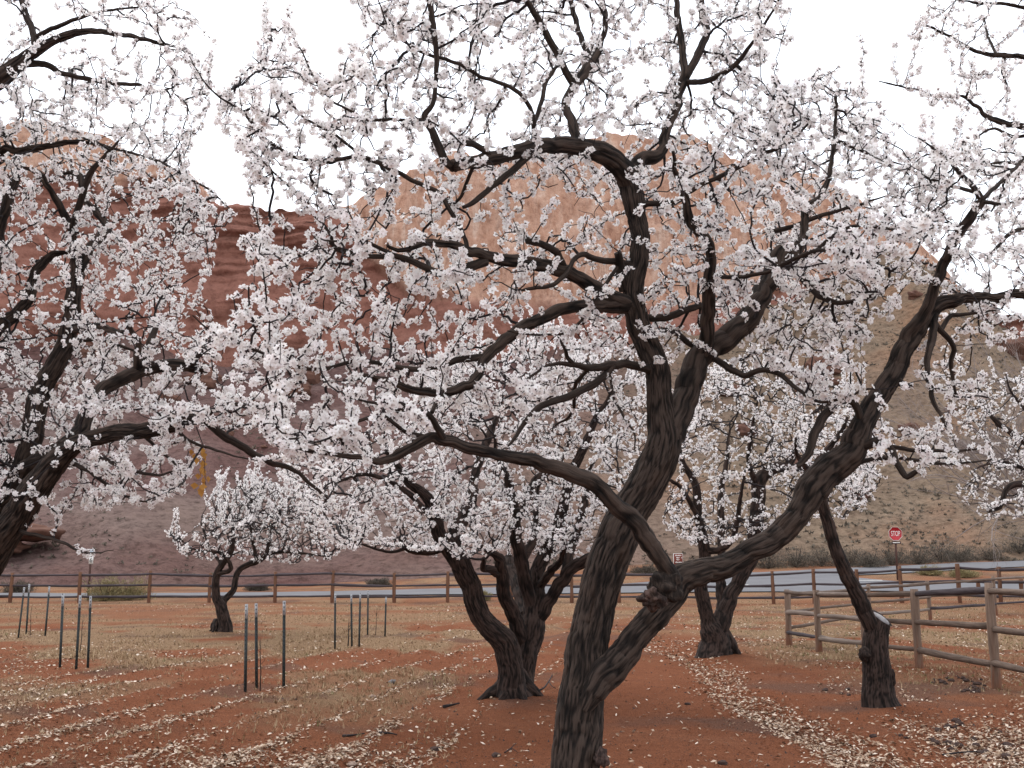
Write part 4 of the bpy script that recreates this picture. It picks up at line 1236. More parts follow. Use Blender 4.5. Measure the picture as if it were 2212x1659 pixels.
def fence(posts, rails_h, label, pm, rm, pr, rr_, over=0.12, heights=None, seed=0, railfn=None):
    """posts: list of (x, y); rails_h: heights of the rails; every post and rail its own part"""
    b0 = np.array([posts[0][0], posts[0][1], float(ground_z(posts[0][0], posts[0][1]))])
    root = empty('rail_fence', b0, label, 'fence')
    rg = np.random.default_rng(seed + 100)
    pts = []
    for i, (x, y) in enumerate(posts):
        z = float(ground_z(x, y))
        h = heights[i] if heights else 1.3
        lean = rg.normal(0, 0.012, 2)
        A = np.array([x, y, z - 0.25]); B = np.array([x + lean[0] * h, y + lean[1] * h, z + h])
        obj('post', pole_mesh('post', A, B, pr * rg.uniform(0.95, 1.1), pr * rg.uniform(0.85, 1.0), M[pm], seed * 50 + i, True, 12, 0, b0), root)
        pts.append((x, y, z, h))
    for i in range(len(pts) - 1):
        a, b = pts[i], pts[i + 1]
        d = np.array([b[0] - a[0], b[1] - a[1], 0]); d /= np.linalg.norm(d)
        for k, f in enumerate(rails_h):
            za = a[2] + a[3] * f + rg.normal(0, 0.012); zb2 = b[2] + b[3] * f + rg.normal(0, 0.012)
            sft = np.array([-d[1], d[0], 0]) * (0.012 if (i + k) % 2 else -0.012)
            A = np.array([a[0], a[1], za]) - d * over * 0.4 + sft; B = np.array([b[0], b[1], zb2]) + d * over * 0.4 + sft
            r_ = rr_ * rg.uniform(0.85, 1.15)
            flip = rg.random() < 0.5
            rmat = rm if rm == 'rail_dark' else str(rg.choice(['rail', 'rail', 'rail_pale', 'rail_dark']))
            obj('rail', pole_mesh('rail', A, B, r_ * (1.1 if flip else 0.85), r_ * (0.85 if flip else 1.1), M[rmat], seed * 90 + i * 5 + k, False, 9, rg.uniform(-0.01, 0.02), b0), root)
    return root

def gp_(u, v):
    """ground point seen at pixel (u, v) near the camera height model (flat ground)"""
    Y = CAM_H * FPX / (v - 1218.0)
    P, _ = pix(u, v, Y)
    return float(P[0]), float(Y)

# road fence
us = [-290, -130, 24, 173, 323, 453, 595, 718, 852, 967, 1105, 1235, 1337, 1450, 1560, 1670, 1758, 1852, 1947, 2072, 2160, 2270, 2390]
fy = np.interp(us, [-300, 1000, 1400, 1700, 2000, 2400], [46.5, 46.2, 45.5, 44.0, 41.0, 38.5])
posts = [(float((u - CX) / FPX * Y * math.cos(PITCH) * 1.0286), float(Y)) for u, Y in zip(us, fy)]
posts = [(float(pix(u, 1270, Y)[0][0]), float(Y)) for u, Y in zip(us, fy)]
hs = [1.32 + 0.06 * math.sin(i * 2.1) for i in range(len(us))]
hs = [h + 0.10 * sstep(1600, 2000, u) for h, u in zip(hs, us)]
fence(posts, (0.90, 0.56, 0.20), 'long three-rail wooden fence running along the grey road', 'post', 'rail_dark', 0.078, 0.052, heights=[float(h) for h in hs], seed=1)
# corral, near side
near = [gp_(1704, 1386), gp_(1770, 1400), gp_(1872, 1416), gp_(1985, 1432), gp_(2152, 1475), gp_(2380, 1540)]
fence(near, (0.93, 0.58, 0.24), 'weathered pale corral fence with three rails beside the sawn-off tree', 'post_pale', 'rail', 0.062, 0.044, heights=[1.13, 1.16, 1.2, 1.25, 1.40, 1.42], seed=2)
# corral, far side (from the same corner)
farp = [(near[0][0] + 0.05, near[0][1] + 0.16), (float(pix(1876, 1300, 28.0)[0][0]), 28.0), (float(pix(2008, 1300, 31.5)[0][0]), 31.5), (float(pix(2150, 1300, 34.5)[0][0]), 34.5), (float(pix(2320, 1300, 37.0)[0][0]), 37.0)]
fence(farp[:], (0.93, 0.60, 0.30), 'far rail side of the corral running back from its corner towards the road fence', 'post_pale', 'rail', 0.056, 0.040, heights=[1.1, 1.12, 1.16, 1.25, 1.3], seed=3)
# short fence past the road fence at the right
sf = [(float(pix(u, 1250, 47.5)[0][0]), 47.5) for u in (2112, 2140, 2205, 2262, 2320)]
fence(sf, (0.86, 0.30), 'short low rail fence on the verge between the road fence and the side road', 'post', 'rail', 0.10, 0.075, heights=[0.75, 0.72, 0.74, 0.72, 0.74], seed=4)

# ------------------------------------------------------------------ steel posts and young trees
TP = [('bl', 115, 815, 152, 520), ('bl', 163, 795, 180, 500), ('bl', 280, 805, 308, 515), ('bl', 373, 990, 388, 560), ('bl', 475, 1005, 500, 570), ('bl', 548, 992, 565, 575),
      ('bl', 1526, 1125, 1528, 625), ('bl', 1598, 1105, 1594, 620), ('bl', 1766, 1120, 1768, 605),
      ('bm', 57, 875, 58, 560), ('bm', 162, 868, 158, 565), ('bm', 207, 873, 214, 555), ('bm', 260, 802, 262, 540), ('bm', 368, 808, 374, 580)]
TPL = ['thin steel post in the back trio near the left apricot limbs', 'thin steel post in the back trio near the left apricot limbs', 'thin steel post in the back trio near the left apricot limbs',
       'dark steel post of the front trio before the rabbitbrush', 'dark steel post of the front trio before the rabbitbrush', 'dark steel post of the front trio before the rabbitbrush',
       'tall dark steel post beside the thin whip in the leaf rows', 'tall dark steel post beside the thin whip in the leaf rows', 'dark steel post standing a pace apart from its pair by the leaf rows',
       'slim steel post in the cluster of five before the road fence', 'slim steel post in the cluster of five before the road fence', 'slim steel post in the cluster of five before the road fence',
       'slim steel post in the cluster of five before the road fence', 'slim steel post in the cluster of five before the road fence']
for i, (tl_, x0, y0, x1, y1) in enumerate(TP):
    ox, oy = TILE[tl_]
    ub, vb, ut, vt = ox + x0 * TS, oy + y0 * TS, ox + x1 * TS, oy + y1 * TS
    x, Y = gp_(ub, vb)
    z = float(ground_z(x, Y))
    tp, _ = pix(ut, vt, Y)
    root = empty('steel_post', (x, Y, z), TPL[i], 'post', 'steel posts round the young trees')
    d = np.array([tp[0] - x, 0, tp[2] - z]); H = np.linalg.norm(d); d /= H
    tilt = math.atan2(d[0], d[2])
    rz = rng.uniform(-0.6, 0.6)
    wd = 0.0195
    cut = H * 0.83
    b = Bag()
    b.box((0, 0, cut / 2 - 0.15), (wd, 0.0035, cut / 2 + 0.15)); b.box((0, 0.018, cut / 2 - 0.15), (0.0035, 0.0145, cut / 2 + 0.15))
    o1 = obj('shaft', b.mesh('shaft', [M['tpost']]), root)
    for k in range(int(cut / 0.11)):
        pass
    b = Bag()
    b.box((0, 0, (cut + H) / 2), (wd, 0.0035, (H - cut) / 2)); b.box((0, 0.018, (cut + H) / 2), (0.0035, 0.0145, (H - cut) / 2))
    o2 = obj('pale_tip', b.mesh('pale_tip', [M['tposttip']]), root)
    b = Bag()
    for k in range(int(H / 0.055)):
        b.box((0, -0.006, 0.06 + k * 0.055), (0.006, 0.0028, 0.010))
    o3 = obj('studs', b.mesh('studs', [M['tpost']]), root); tag(o3, kind='stuff')
    root.rotation_euler = (0, tilt, rz)
WH = [('bl', 1620, 1120, 1622, 835), ('bl', 498, 905, 520, 690), ('bm', 140, 860, 143, 715), ('bm', 308, 800, 318, 640), ('bl', 188, 800, 196, 640), ('bl', 2163, 862, 2172, 712)]
WL = ['bare sapling whip between the tall steel posts of the leaf rows', 'bare sapling whip inside the front trio of steel posts', 'bare short whip inside the cluster of five steel posts',
      'bare taller whip at the edge of the five-post cluster', 'bare sapling whip among the back trio of steel posts', 'tiny bare whip just left of the five-post cluster']
for i, (tl_, x0, y0, x1, y1) in enumerate(WH):
    ox, oy = TILE[tl_]
    x, Y = gp_(ox + x0 * TS, oy + y0 * TS); z = float(ground_z(x, Y))
    tp, _ = pix(ox + x1 * TS, oy + y1 * TS, Y)
    tp = tp - np.array([x, Y, z])
    b = Bag()
    V, q, t_, bc = tube(np.array([[0, 0, -0.05], tp * 0.35 + [0.008, 0, 0], tp * 0.7 - [0.006, 0, 0], tp]), np.array([0.008, 0.007, 0.005, 0.002]), 6)
    b.add(V, q, t_, bc)
    root = empty('sapling', (x, Y, z), WL[i], 'sapling', 'bare young trees')
    obj('stem', b.mesh('stem', [M['twig']], True), root)
    for k in range(4):
        b = Bag(); f = rng.uniform(0.4, 0.9); a = rng.uniform(0, 6.28)
        V, q, t_, bc = tube(np.array([tp * f, tp * f + [0.05 * math.cos(a), 0.05 * math.sin(a), 0.05], tp * f + [0.07 * math.cos(a), 0.07 * math.sin(a), 0.13]]), np.array([0.003, 0.0025, 0.001]), 4)
        b.add(V, q, t_, bc); obj('shoot', b.mesh('shoot', [M['twig']], True), root)

# ------------------------------------------------------------------ signs
def text_mesh(name, body, size, mat, extr=0.003):
    cu = bpy.data.curves.new(name, 'FONT'); cu.body = body; cu.size = size; cu.align_x = 'CENTER'; cu.align_y = 'CENTER'; cu.extrude = extr
    o = bpy.data.objects.new(name, cu); COL.objects.link(o)
    bpy.context.view_layer.update()
    me = bpy.data.meshes.new_from_object(o.evaluated_get(bpy.context.evaluated_depsgraph_get()))
    bpy.data.objects.remove(o); me.name = name
    me.materials.clear(); me.materials.append(mat)
    return me

def ngon_plate(name, n, R, th, mat, rot, y=0.0):
    a = np.arange(n) * 2 * math.pi / n + rot
    f = np.stack([R * np.cos(a), np.full(n, y - th), R * np.sin(a)], -1); bk = f + [0, 2 * th, 0]
    V = np.vstack([f, bk, [[0, y - th, 0]], [[0, y + th, 0]]])
    j = np.arange(n); jn = (j + 1) % n
    return make_mesh(name, V, [np.stack([j, jn, jn + n, j + n], -1), np.vstack([np.stack([np.full(n, 2 * n), j, jn], -1), np.stack([np.full(n, 2 * n + 1), jn + n, j + n], -1)])], [mat])

x, Y = float(pix(1937, 1200, 60.0)[0][0]), 60.0
z = float(ground_z(x, Y))
top_, _ = pix(1936, 1153, Y)
hc = float(top_[2]) - z
root = empty('stop_sign', (x, Y, z), 'red octagonal stop sign on a brown post at the side road', 'sign')
root.rotation_euler = (0, 0, 0.05)
b = Bag(); b.box((0, 0.05, (hc + 0.3) / 2 - 0.2), (0.05, 0.035, (hc + 0.3) / 2 + 0.2)); obj('post', b.mesh('post', [M['signpost']]), root)
bd = obj('border_plate', ngon_plate('border_plate', 8, 0.415, 0.004, M['signwhite'], math.pi / 8), root, (0, -0.01, hc))
pl = obj('panel', ngon_plate('panel', 8, 0.385, 0.004, M['signred'], math.pi / 8), root, (0, -0.02, hc))
tm_ = obj('lettering', text_mesh('lettering', 'STOP', 0.36, M['signwhite']), pl, (0, -0.010, 0))
tm_.rotation_euler = (math.pi / 2, 0, 0); tm_.scale = (0.62, 1.12, 1)
b = Bag(); b.box((0, 0, 0), (0.27, 0.006, 0.075)); np_ = obj('name_plate', b.mesh('name_plate', [M['signpost']]), root, (0.02, -0.012, hc - 0.50))
for k, (cx_, w_) in enumerate(((-0.10, 0.11), (0.05, 0.03), (0.15, 0.05))):
    b = Bag(); b.box((cx_, -0.009, 0.0), (w_, 0.002, 0.028)); obj('lettering', b.mesh('lettering', [M['signwhite']]), np_)

x, Y = float(pix(1465, 1210, 49.5)[0][0]), 49.5
z = float(ground_z(x, Y)); c_, mp_ = pix(1464.5, 1211, Y); hc = float(c_[2]) - z
root = empty('notice_sign', (x, Y, z), 'small brown notice board with pale lettering beyond the road fence', 'sign')
root.rotation_euler = (0, 0, 0.25)
for sx_ in (-0.15, 0.15):
    b = Bag(); b.box((sx_, 0.04, hc / 2 - 0.1), (0.035, 0.03, hc / 2 + 0.3)); obj('post', b.mesh('post', [M['signpost']]), root)
b = Bag(); b.box((0, 0, 0), (0.235, 0.010, 0.325)); bo = obj('border_plate', b.mesh('border_plate', [M['signwhite']]), root, (0, 0, hc))
b = Bag(); b.box((0, 0, 0), (0.22, 0.010, 0.31)); pl = obj('panel', b.mesh('panel', [M['signbrown']]), root, (0, -0.006, hc))
for (zz, xx, ww) in ((0.23, 0.0, 0.16), (0.13, -0.02, 0.09), (0.13, 0.17, 0.02), (0.04, -0.02, 0.08), (-0.08, 0.02, 0.17), (-0.23, -0.04, 0.06), (-0.23, 0.11, 0.07), (-0.23, -0.17, 0.015)):
    b = Bag()
    nchar = max(1, int(ww / 0.02))
    for k in range(nchar):
        b.box((xx - ww + (k + 0.5) * 2 * ww / nchar, -0.012, zz + 0.004 * math.sin(k * 2.3)), (0.75 * ww / nchar, 0.002, 0.024 + 0.008 * math.sin(k * 1.7)))
    o = obj('lettering', b.mesh('lettering', [M['signwhite']]), pl); tag(o, kind='stuff')

x, Y = float(pix(194, 1230, 49.0)[0][0]), 49.0
z = float(ground_z(x, Y)); c1, _ = pix(195, 1199, Y); hc = float(c1[2]) - z
root = empty('marker_sign', (x, Y, z), 'slim brown roadside marker post with stacked white number plates', 'sign')
b = Bag(); b.box((0, 0.03, hc / 2), (0.045, 0.02, hc / 2 + 0.25)); obj('post', b.mesh('post', [M['signpost']]), root)
b = Bag(); b.box((0, 0, 0), (0.085, 0.005, 0.13)); p1 = obj('plate', b.mesh('plate', [M['signblue']]), root, (0.03, 0, hc + 0.14))
b = Bag(); b.box((0, -0.007, 0.085), (0.06, 0.002, 0.018)); obj('mark', b.mesh('mark', [M['signwhite']]), p1)
b = Bag(); b.box((0, 0, 0), (0.10, 0.005, 0.20)); p2 = obj('plate', b.mesh('plate', [M['signwhite']]), root, (0.03, 0, hc - 0.20))
b = Bag(); b.box((0, -0.007, 0.135), (0.05, 0.002, 0.022)); obj('mark', b.mesh('mark', [M['signblack']]), p2)
o = obj('mark', text_mesh('mark', '6', 0.30, M['signblack']), p2, (0, -0.008, -0.04)); o.rotation_euler = (math.pi / 2, 0, 0)

# ------------------------------------------------------------------ shrubs
def shrub(name, c, w_, h_, n, mat, label, group, seed, leaf=0.05):
    r = np.random.default_rng(seed)
    root = empty(name, c, label, 'shrub', group)
    st = Bag()
    for k in range(14):
        a = r.uniform(0, 6.28); e = r.uniform(0.2, 1.0)
        tipp = np.array([math.cos(a) * w_ * 0.8 * (1 - e * 0.6), math.sin(a) * w_ * 0.8 * (1 - e * 0.6), h_ * (0.35 + 0.6 * e)])
        V, q, t_, bc = tube(np.array([[0, 0, -0.05], tipp * 0.5 + r.normal(0, 0.05, 3) * w_, tipp]), np.array([0.02, 0.012, 0.004]), 4, cap=False)
        st.add(V, q, None, bc)
    o = obj('stems', st.mesh('stems', [M['twig']]), root); tag(o, kind='stuff')
    d = r.normal(size=(n, 3)); d[:, 2] = np.abs(d[:, 2]); d /= np.linalg.norm(d, axis=1)[:, None]
    lob = 0.85 + 0.65 * fbm(d[:, 0] * 2.6 + seed, d[:, 1] * 2.6, d[:, 2] * 2.6, 3, seed)
    P = d * (r.random(n) ** 0.45 * lob)[:, None] * np.array([w_, w_, h_ * 0.85])
    P[:, 2] += 0.02
    A = d * np.array([0.8, 0.8, 0.6]) + 0.5 * r.normal(size=(n, 3)) + np.array([0, 0, 0.7]); A /= np.linalg.norm(A, axis=1)[:, None]
    S = np.cross(A, r.normal(size=(n, 3))); S /= np.linalg.norm(S, axis=1)[:, None]
    L = leaf * r.uniform(0.7, 1.8, n)[:, None]
    V = np.stack([P - S * L * 0.16, P + S * L * 0.16, P + A * L * 2.2], 1).reshape(-1, 3)
    o = obj('foliage', make_mesh('foliage', V, np.arange(n * 3).reshape(-1, 3), [M[mat]], None, False, {'rnd': np.repeat(np.clip(r.normal(0.5, 0.25, n), 0, 1), 3)}), root)
    tag(o, kind='stuff')

def gz(x, y):
    return np.maximum(ground_z(x, y), np.where(np.asarray(y) > 76, hill_z(x, y), -9))
SH = [(232, 48.4, 1.0, 1.45, 'rabbit', 'yellow-green rabbitbrush behind the road fence beside the marker post'),
      (284, 49.2, 0.95, 1.35, 'rabbit', 'straw-coloured bush crowding the yellow-green rabbitbrush behind the fence'),
      (1395, 68, 1.1, 0.8, 'sage', None), (1500, 70, 1.3, 1.0, 'sage', None), (1570, 72, 1.5, 1.3, 'sage', None), (1660, 71, 1.7, 1.6, 'sage', None), (1720, 72, 1.7, 1.9, 'sage', None),
      (1775, 73, 1.6, 1.7, 'sage', None), (1840, 74, 1.6, 1.9, 'sage', None), (1880, 71.5, 1.4, 1.7, 'sage', None), (1925, 75, 1.6, 1.6, 'sage', None),
      (1985, 76, 1.7, 1.9, 'sage', None), (2035, 78, 2.0, 2.5, 'sage', 'largest dark grey sagebrush clump above the side road'), (2075, 79, 1.6, 1.9, 'sage', None), (2140, 81, 1.6, 1.7, 'sage', None),
      (2205, 82, 2.0, 2.3, 'sage', None), (2280, 84, 2.0, 2.3, 'sage', None), (2010, 64, 0.8, 0.7, 'rabbit', 'low yellow tussock at the inner kerb of the side road'),
      (2080, 62, 0.9, 0.8, 'rabbit', 'yellowish bush between the stop sign and the short rail fence'), (1040, 47.5, 0.4, 0.55, 'rabbit', 'small olive bush at the foot of the road fence behind the many-stemmed tree'),
      (560, 62, 0.7, 0.5, 'sage', None), (820, 66, 0.8, 0.6, 'sage', None), (40, 60, 1.0, 0.9, 'sage', 'low sagebrush under the rock ledge at the hill foot')]
for i, (u, Y, w_, h_, mt, lb) in enumerate(SH):
    x = float(pix(u, 1230, Y)[0][0])
    shrub('rabbitbrush' if mt == 'rabbit' else 'sagebrush', (x, Y, float(gz(x, Y))), w_, h_ * 0.8, 4500 if mt == 'sage' else 4500, mt,
          lb or 'grey-brown sagebrush in the scrub belt at the foot of the hill', None if lb else 'sagebrush along the far roadside', 300 + i, 0.05)

# scrub scattered on the talus
r = np.random.default_rng(77)
n = 26000
sxp = r.uniform(-60, 110, n); syp = 79 + 60 * r.random(n) ** 1.4
dn = 0.04 + 1.1 * sstep(4, 28, sxp) + 0.5 * vnoise(sxp * 0.08, syp * 0.08, 0, 91)
keep = r.random(n) < dn * 0.7
sxp, syp = sxp[keep], syp[keep]; n = len(sxp)
m_ = 9
szp = hill_z(sxp, syp)
R0 = r.uniform(0.10, 0.26, n) * (1 + 0.8 * (r.random(n) < 0.06))
P = np.repeat(np.stack([sxp, syp, szp], -1), m_, 0)
rr_ = np.repeat(R0, m_)
d = r.normal(size=(n * m_, 3)); d[:, 2] = np.abs(d[:, 2]) + 0.3; d /= np.linalg.norm(d, axis=1)[:, None]
S = np.cross(d, r.normal(size=d.shape)); S /= np.linalg.norm(S, axis=1)[:, None]
C0 = P + d * (rr_ * r.uniform(0.1, 0.7, n * m_))[:, None]
V = np.stack([C0 - S * rr_[:, None] * 0.3, C0 + S * rr_[:, None] * 0.3, C0 + d * rr_[:, None] * 0.8], 1).reshape(-1, 3)
o = obj('scrub', make_mesh('scrub', V, np.arange(len(V)).reshape(-1, 3), [M['sage']], None, False, {'rnd': np.repeat(np.clip(np.repeat(0.35 + 0.6 * r.random(n), m_) + 0.15 * r.normal(size=n * m_), 0, 1), 3)}))
tag(o, 'low grey-brown scrub dotted over the talus slope', 'scrub', None, 'stuff')

# boulders on the talus and the overhung ledge at the left
for i in range(46):
    x = r.uniform(-62, 62); y = r.uniform(84, 140) if x > 5 else r.uniform(108, 140)
    s_ = r.uniform(0.35, 1.5) * (1.3 if y > 115 else 0.7)
    me = lump_mesh('boulder', (0, 0, 0), s_, M['rock'], i, 0.5, None, (1.2, 1, 0.75), 12, 8, 1.1)
    for p_ in me.polygons: p_.use_smooth = False
    o = obj('boulder', me, None, (x, y, float(hill_z(x, y)) + 0.15 * s_))
    tag(o, 'reddish boulder fallen on the talus slope below the cliff', 'rock', 'boulders on the talus')
for (u, v, Y, s_, sc) in ((52, 1150, 82, 1.7, (1.5, 1.6, 0.42)), (0, 1180, 81, 1.2, (1.5, 1.2, 0.5))):
    P, _ = pix(u, v, Y)
    me = lump_mesh('rock_ledge', (0, 0, 0), s_, M['rock'], int(u), 0.35, None, sc, 28, 18, 1.5)
    tag(obj('rock_ledge', me, None, P), 'dark overhung rock ledge at the hill foot behind the leftmost limbs' if u == 52 else 'lower rounded rock under the overhung ledge at the hill foot', 'rock')

# ------------------------------------------------------------------ bare leafless tree far right
r = np.random.default_rng(5)
bx0, by0 = float(pix(2420, 1250, 38.0)[0][0]), 38.0
bz0 = float(ground_z(bx0, by0))
root = empty('bare_tree', (bx0, by0, bz0), 'leafless pale grey tree leaning in behind the flowering boughs over the corral', 'tree')
twb = Bag()
def bough(P0, d, L, rad, depth, bag):
    n = 6
    P = [P0]; dd = d / np.linalg.norm(d)
    for k in range(n):
        dd = dd + r.normal(0, 0.10, 3) + np.array([0, 0, 0.03]); dd /= np.linalg.norm(dd)
        P.append(P[-1] + dd * L / n)
    P = np.array(P); R = np.linspace(rad, rad * 0.45, n + 1)
    if depth == 0:
        b = Bag(); V, q, t_, bc = tube(P, R, 8); b.add(V, q, t_, bc); obj('limb', b.mesh('limb', [M['twig_grey']], True), root)
    else:
        V, q, t_, bc = tube(P, R, 4 if depth == 1 else 3, cap=False); bag.add(V, q, None, bc)
    if depth < 3:
        for k in range((9, 6, 4)[depth]):
            i = int(r.integers(2, n + 1))
            nd = dd * 0.9 + r.normal(0, 0.45, 3); bough(P[i], nd, L * r.uniform(0.35, 0.6), R[i] * 0.6, depth + 1, bag)
b = Bag(); V, q, t_, bc = tube(np.array([[0, 0, -0.2], [-0.1, 0, 1.2], [-0.25, 0, 2.4]]), np.array([0.22, 0.17, 0.14]), 10); b.add(V, q, t_, bc)
obj('trunk', b.mesh('trunk', [M['twig_grey']], True), root)
for k in range(9):
    ang = math.radians(10 + 9 * k)
    bough(np.array([-0.25, 0, 2.2 + 0.08 * k]), np.array([-math.cos(ang), r.normal(0, 0.25), math.sin(ang)]), r.uniform(4.5, 6.5), 0.075, 0, twb)
o = obj('twigs', twb.mesh('twigs', [M['twig_grey']], True), root); tag(o, kind='stuff')

# ------------------------------------------------------------------ leaf litter, grass, clods, sticks, stones
r = np.random.default_rng(19)
def litter_density(x, y):
    px = 3.0 + 0.14 * np.sin(y * 0.8) + 0.10 * np.sin(y * 0.37 + 1)
    cl = 0.5 + 0.5 * vnoise(x * 1.3, y * 0.9, 0, 71)
    path = 1.7 * np.exp(-((x - px) / 0.30) ** 2) * (y < 27) * (0.45 + 0.8 * cl)
    c = row_c(x, y)
    ph = (c / 0.78 + 0.5) % 1.0 - 0.5
    rows_ = 1.3 * np.exp(-(ph / 0.095) ** 2) * sstep(-9, -7, c) * (1 - sstep(-0.9, -0.5, c)) * (0.15 + 1.0 * sstep(0.25, 0.85, cl)) * (1 - sstep(17, 26, y))
    right = 0.95 * sstep(3.5, 4.4, x) * (1 - sstep(10.5, 12.5, y)) * (0.35 + 0.8 * cl)
    cor = 0.34 * sstep(3.8, 5.0, x) * sstep(11, 13, y) * sstep(0.3, 0.8, cl)
    lft = 0.34 * (x < -0.8) * sstep(0.35, 0.8, 0.5 + 0.5 * vnoise(x * 0.5, y * 0.35, 4, 73))
    strip = 0.7 * np.exp(-((y - 22.5 - 0.35 * (x - 3)) / 1.0) ** 2) * sstep(2.2, 3.0, x) * (1 - sstep(5.5, 7, x))
    far_ = 0.20 * sstep(22, 30, y) * (x > -3) * cl
    base = 0.018
    d = path + rows_ + right + cor + lft + strip + far_ + base
    for k in TREES_XY.values():
        d = d * (1 - 0.7 * np.exp(-((x - k[0]) ** 2 + (y - k[1]) ** 2) / 0.6))
    return d
n = 300000
y = 1 / (1 / 44 + r.random(n) * (1 / 6.0 - 1 / 44)); x = (r.random(n) - 0.5) * 2 * (0.62 * y + 1.0)
keep = r.random(n) < litter_density(x, y) * 1.25
x, y = x[keep], y[keep]; n = len(x)
print('leaves', n)
z = ground_z(x, y)
L = r.uniform(0.011, 0.031, n) * (0.75 + 0.02 * np.clip(y, 8, 30)); Wd = L * r.uniform(0.3, 0.6, n)
a = r.uniform(0, 6.28, n)
T_ = np.stack([np.cos(a), np.sin(a), r.normal(0, 0.28, n)], -1); S_ = np.stack([-np.sin(a), np.cos(a), r.normal(0, 0.45, n)], -1)
C0 = np.stack([x, y, z + 0.008 + 0.010 * r.random(n)], -1)
fold = r.uniform(0.0, 0.6, n)[:, None] * Wd[:, None]
up_ = np.array([0, 0, 1.0])
V = np.stack([C0 - T_ * L[:, None], C0 + S_ * Wd[:, None] + up_ * fold, C0 + T_ * L[:, None] + up_ * fold * 0.6, C0 - S_ * Wd[:, None] + up_ * fold], 1)
V[..., 2] = np.maximum(V[..., 2], z[:, None] + 0.002)
i4 = np.arange(n) * 4
tri = np.concatenate([np.stack([i4, i4 + 1, i4 + 2], -1), np.stack([i4, i4 + 2, i4 + 3], -1)])
o = obj('fallen_leaves', make_mesh('fallen_leaves', V.reshape(-1, 3), tri, [M['litter']], None, False, {'rnd': np.repeat(np.clip(r.normal(0.55, 0.28, n), 0, 1), 4)}))
tag(o, 'pale dry fallen leaves drifted in the furrows of the red soil', 'leaves', None, 'stuff')

# dry grass tufts
n = 150000
y = 1 / (1 / 47 + r.random(n) * (1 / 7.0 - 1 / 47)); x = (r.random(n) - 0.5) * 2 * (0.62 * y + 1.5)
g = 0.5 + 0.5 * fbm(x * 0.5, y * 0.5, 1.0, 4, 31)
den = sstep(13, 20, y) * sstep(0.25, 0.9, g) * (1 - 0.97 * np.exp(-(np.clip(np.abs(x - 2.6) - 1.3, 0, 99) / 1.2) ** 2) * (1 - sstep(25, 30, y))) + 0.05 * (x < -0.5) + 0.22 * sstep(0.5, 0.8, g) * sstep(10, 13, y) * (x < -0.8) + 0.30 * sstep(5.0, 7, x) * sstep(13, 16, y)
keep = r.random(n) < den * 0.62
x, y = x[keep], y[keep]; n = len(x)
print('tufts', n)
z = ground_z(x, y)
m_ = 4
hx = np.repeat(np.stack([x, y, z - 0.004], -1), m_, 0)
hh_ = np.repeat(r.uniform(0.015, 0.055, n) * (1 + 0.6 * (g[keep] > 0.75)), m_) * r.uniform(0.6, 1.3, n * m_)
a = r.uniform(0, 6.28, n * m_)
base = hx + np.stack([np.cos(a * 3), np.sin(a * 3), 0 * a], -1) * 0.02
lean = np.stack([np.cos(a), np.sin(a), 0 * a], -1) * (hh_ * r.uniform(0.2, 1.1, n * m_))[:, None]
S_ = np.stack([-np.sin(a), np.cos(a), 0 * a], -1) * (0.0025 + 0.00022 * np.repeat(y, m_))[:, None]
tipv = base + lean; tipv[:, 2] += hh_
V = np.stack([base - S_, base + S_, tipv], 1).reshape(-1, 3)
rv = np.clip(np.repeat(r.normal(0.5, 0.2, n) + 0.45 * ((r.random(n) < 0.25) & (x > 5)), m_), 0, 1)
o = obj('dry_grass', make_mesh('dry_grass', V, np.arange(len(V)).reshape(-1, 3), [M['straw']], None, False, {'rnd': np.repeat(rv, 3)}))
tag(o, 'short dry straw-coloured grass between the trees and the fence', 'grass', None, 'stuff')

# soil clods, crumbs and dung
n = 90000
y = 1 / (1 / 22 + r.random(n) * (1 / 6.5 - 1 / 22)); x = (r.random(n) - 0.5) * 2 * (0.60 * y + 0.6)
den = 0.45 + 0.4 * vnoise(x * 1.1, y * 1.1, 0, 97) + 0.5 * sstep(3.6, 4.6, x) * (1 - sstep(10.5, 12.5, y))
keep = r.random(n) < den; x, y = x[keep], y[keep]; n = len(x)
z = ground_z(x, y)
sz_ = r.uniform(0.003, 0.0085, n) * (1 + 1.6 * (r.random(n) < 0.05)) * (0.7 + 0.035 * y)
pyr = np.array([[1, 0, -0.3], [-0.5, 0.87, -0.3], [-0.5, -0.87, -0.3], [0.1, 0.1, 0.9]])
a = r.uniform(0, 6.28, n); ca, sa = np.cos(a), np.sin(a)
B_ = pyr[None] * r.uniform(0.6, 1.5, (n, 4, 1)) * sz_[:, None, None]
V = np.stack([B_[..., 0] * ca[:, None] - B_[..., 1] * sa[:, None], B_[..., 0] * sa[:, None] + B_[..., 1] * ca[:, None], B_[..., 2]], -1) + np.stack([x, y, z], -1)[:, None]
it = np.array([[0, 1, 3], [1, 2, 3], [2, 0, 3]])
darkk = ((r.random(n) < 0.22) | ((x > 3.6) & (r.random(n) < 0.5) & (y < 13))).astype(int)
o = obj('soil_crumbs', make_mesh('soil_crumbs', V.reshape(-1, 3), (it[None] + (np.arange(n) * 4)[:, None, None]).reshape(-1, 3), [M['soil'], M['dung']], np.repeat(darkk, 3), False, {'grass': np.zeros(n * 4), 'grey': np.repeat(0.5 * (r.random(n) < 0.25), 4)}))
tag(o, 'crumbs of soil and dry dung strewn over the ground', 'soil', None, 'stuff')

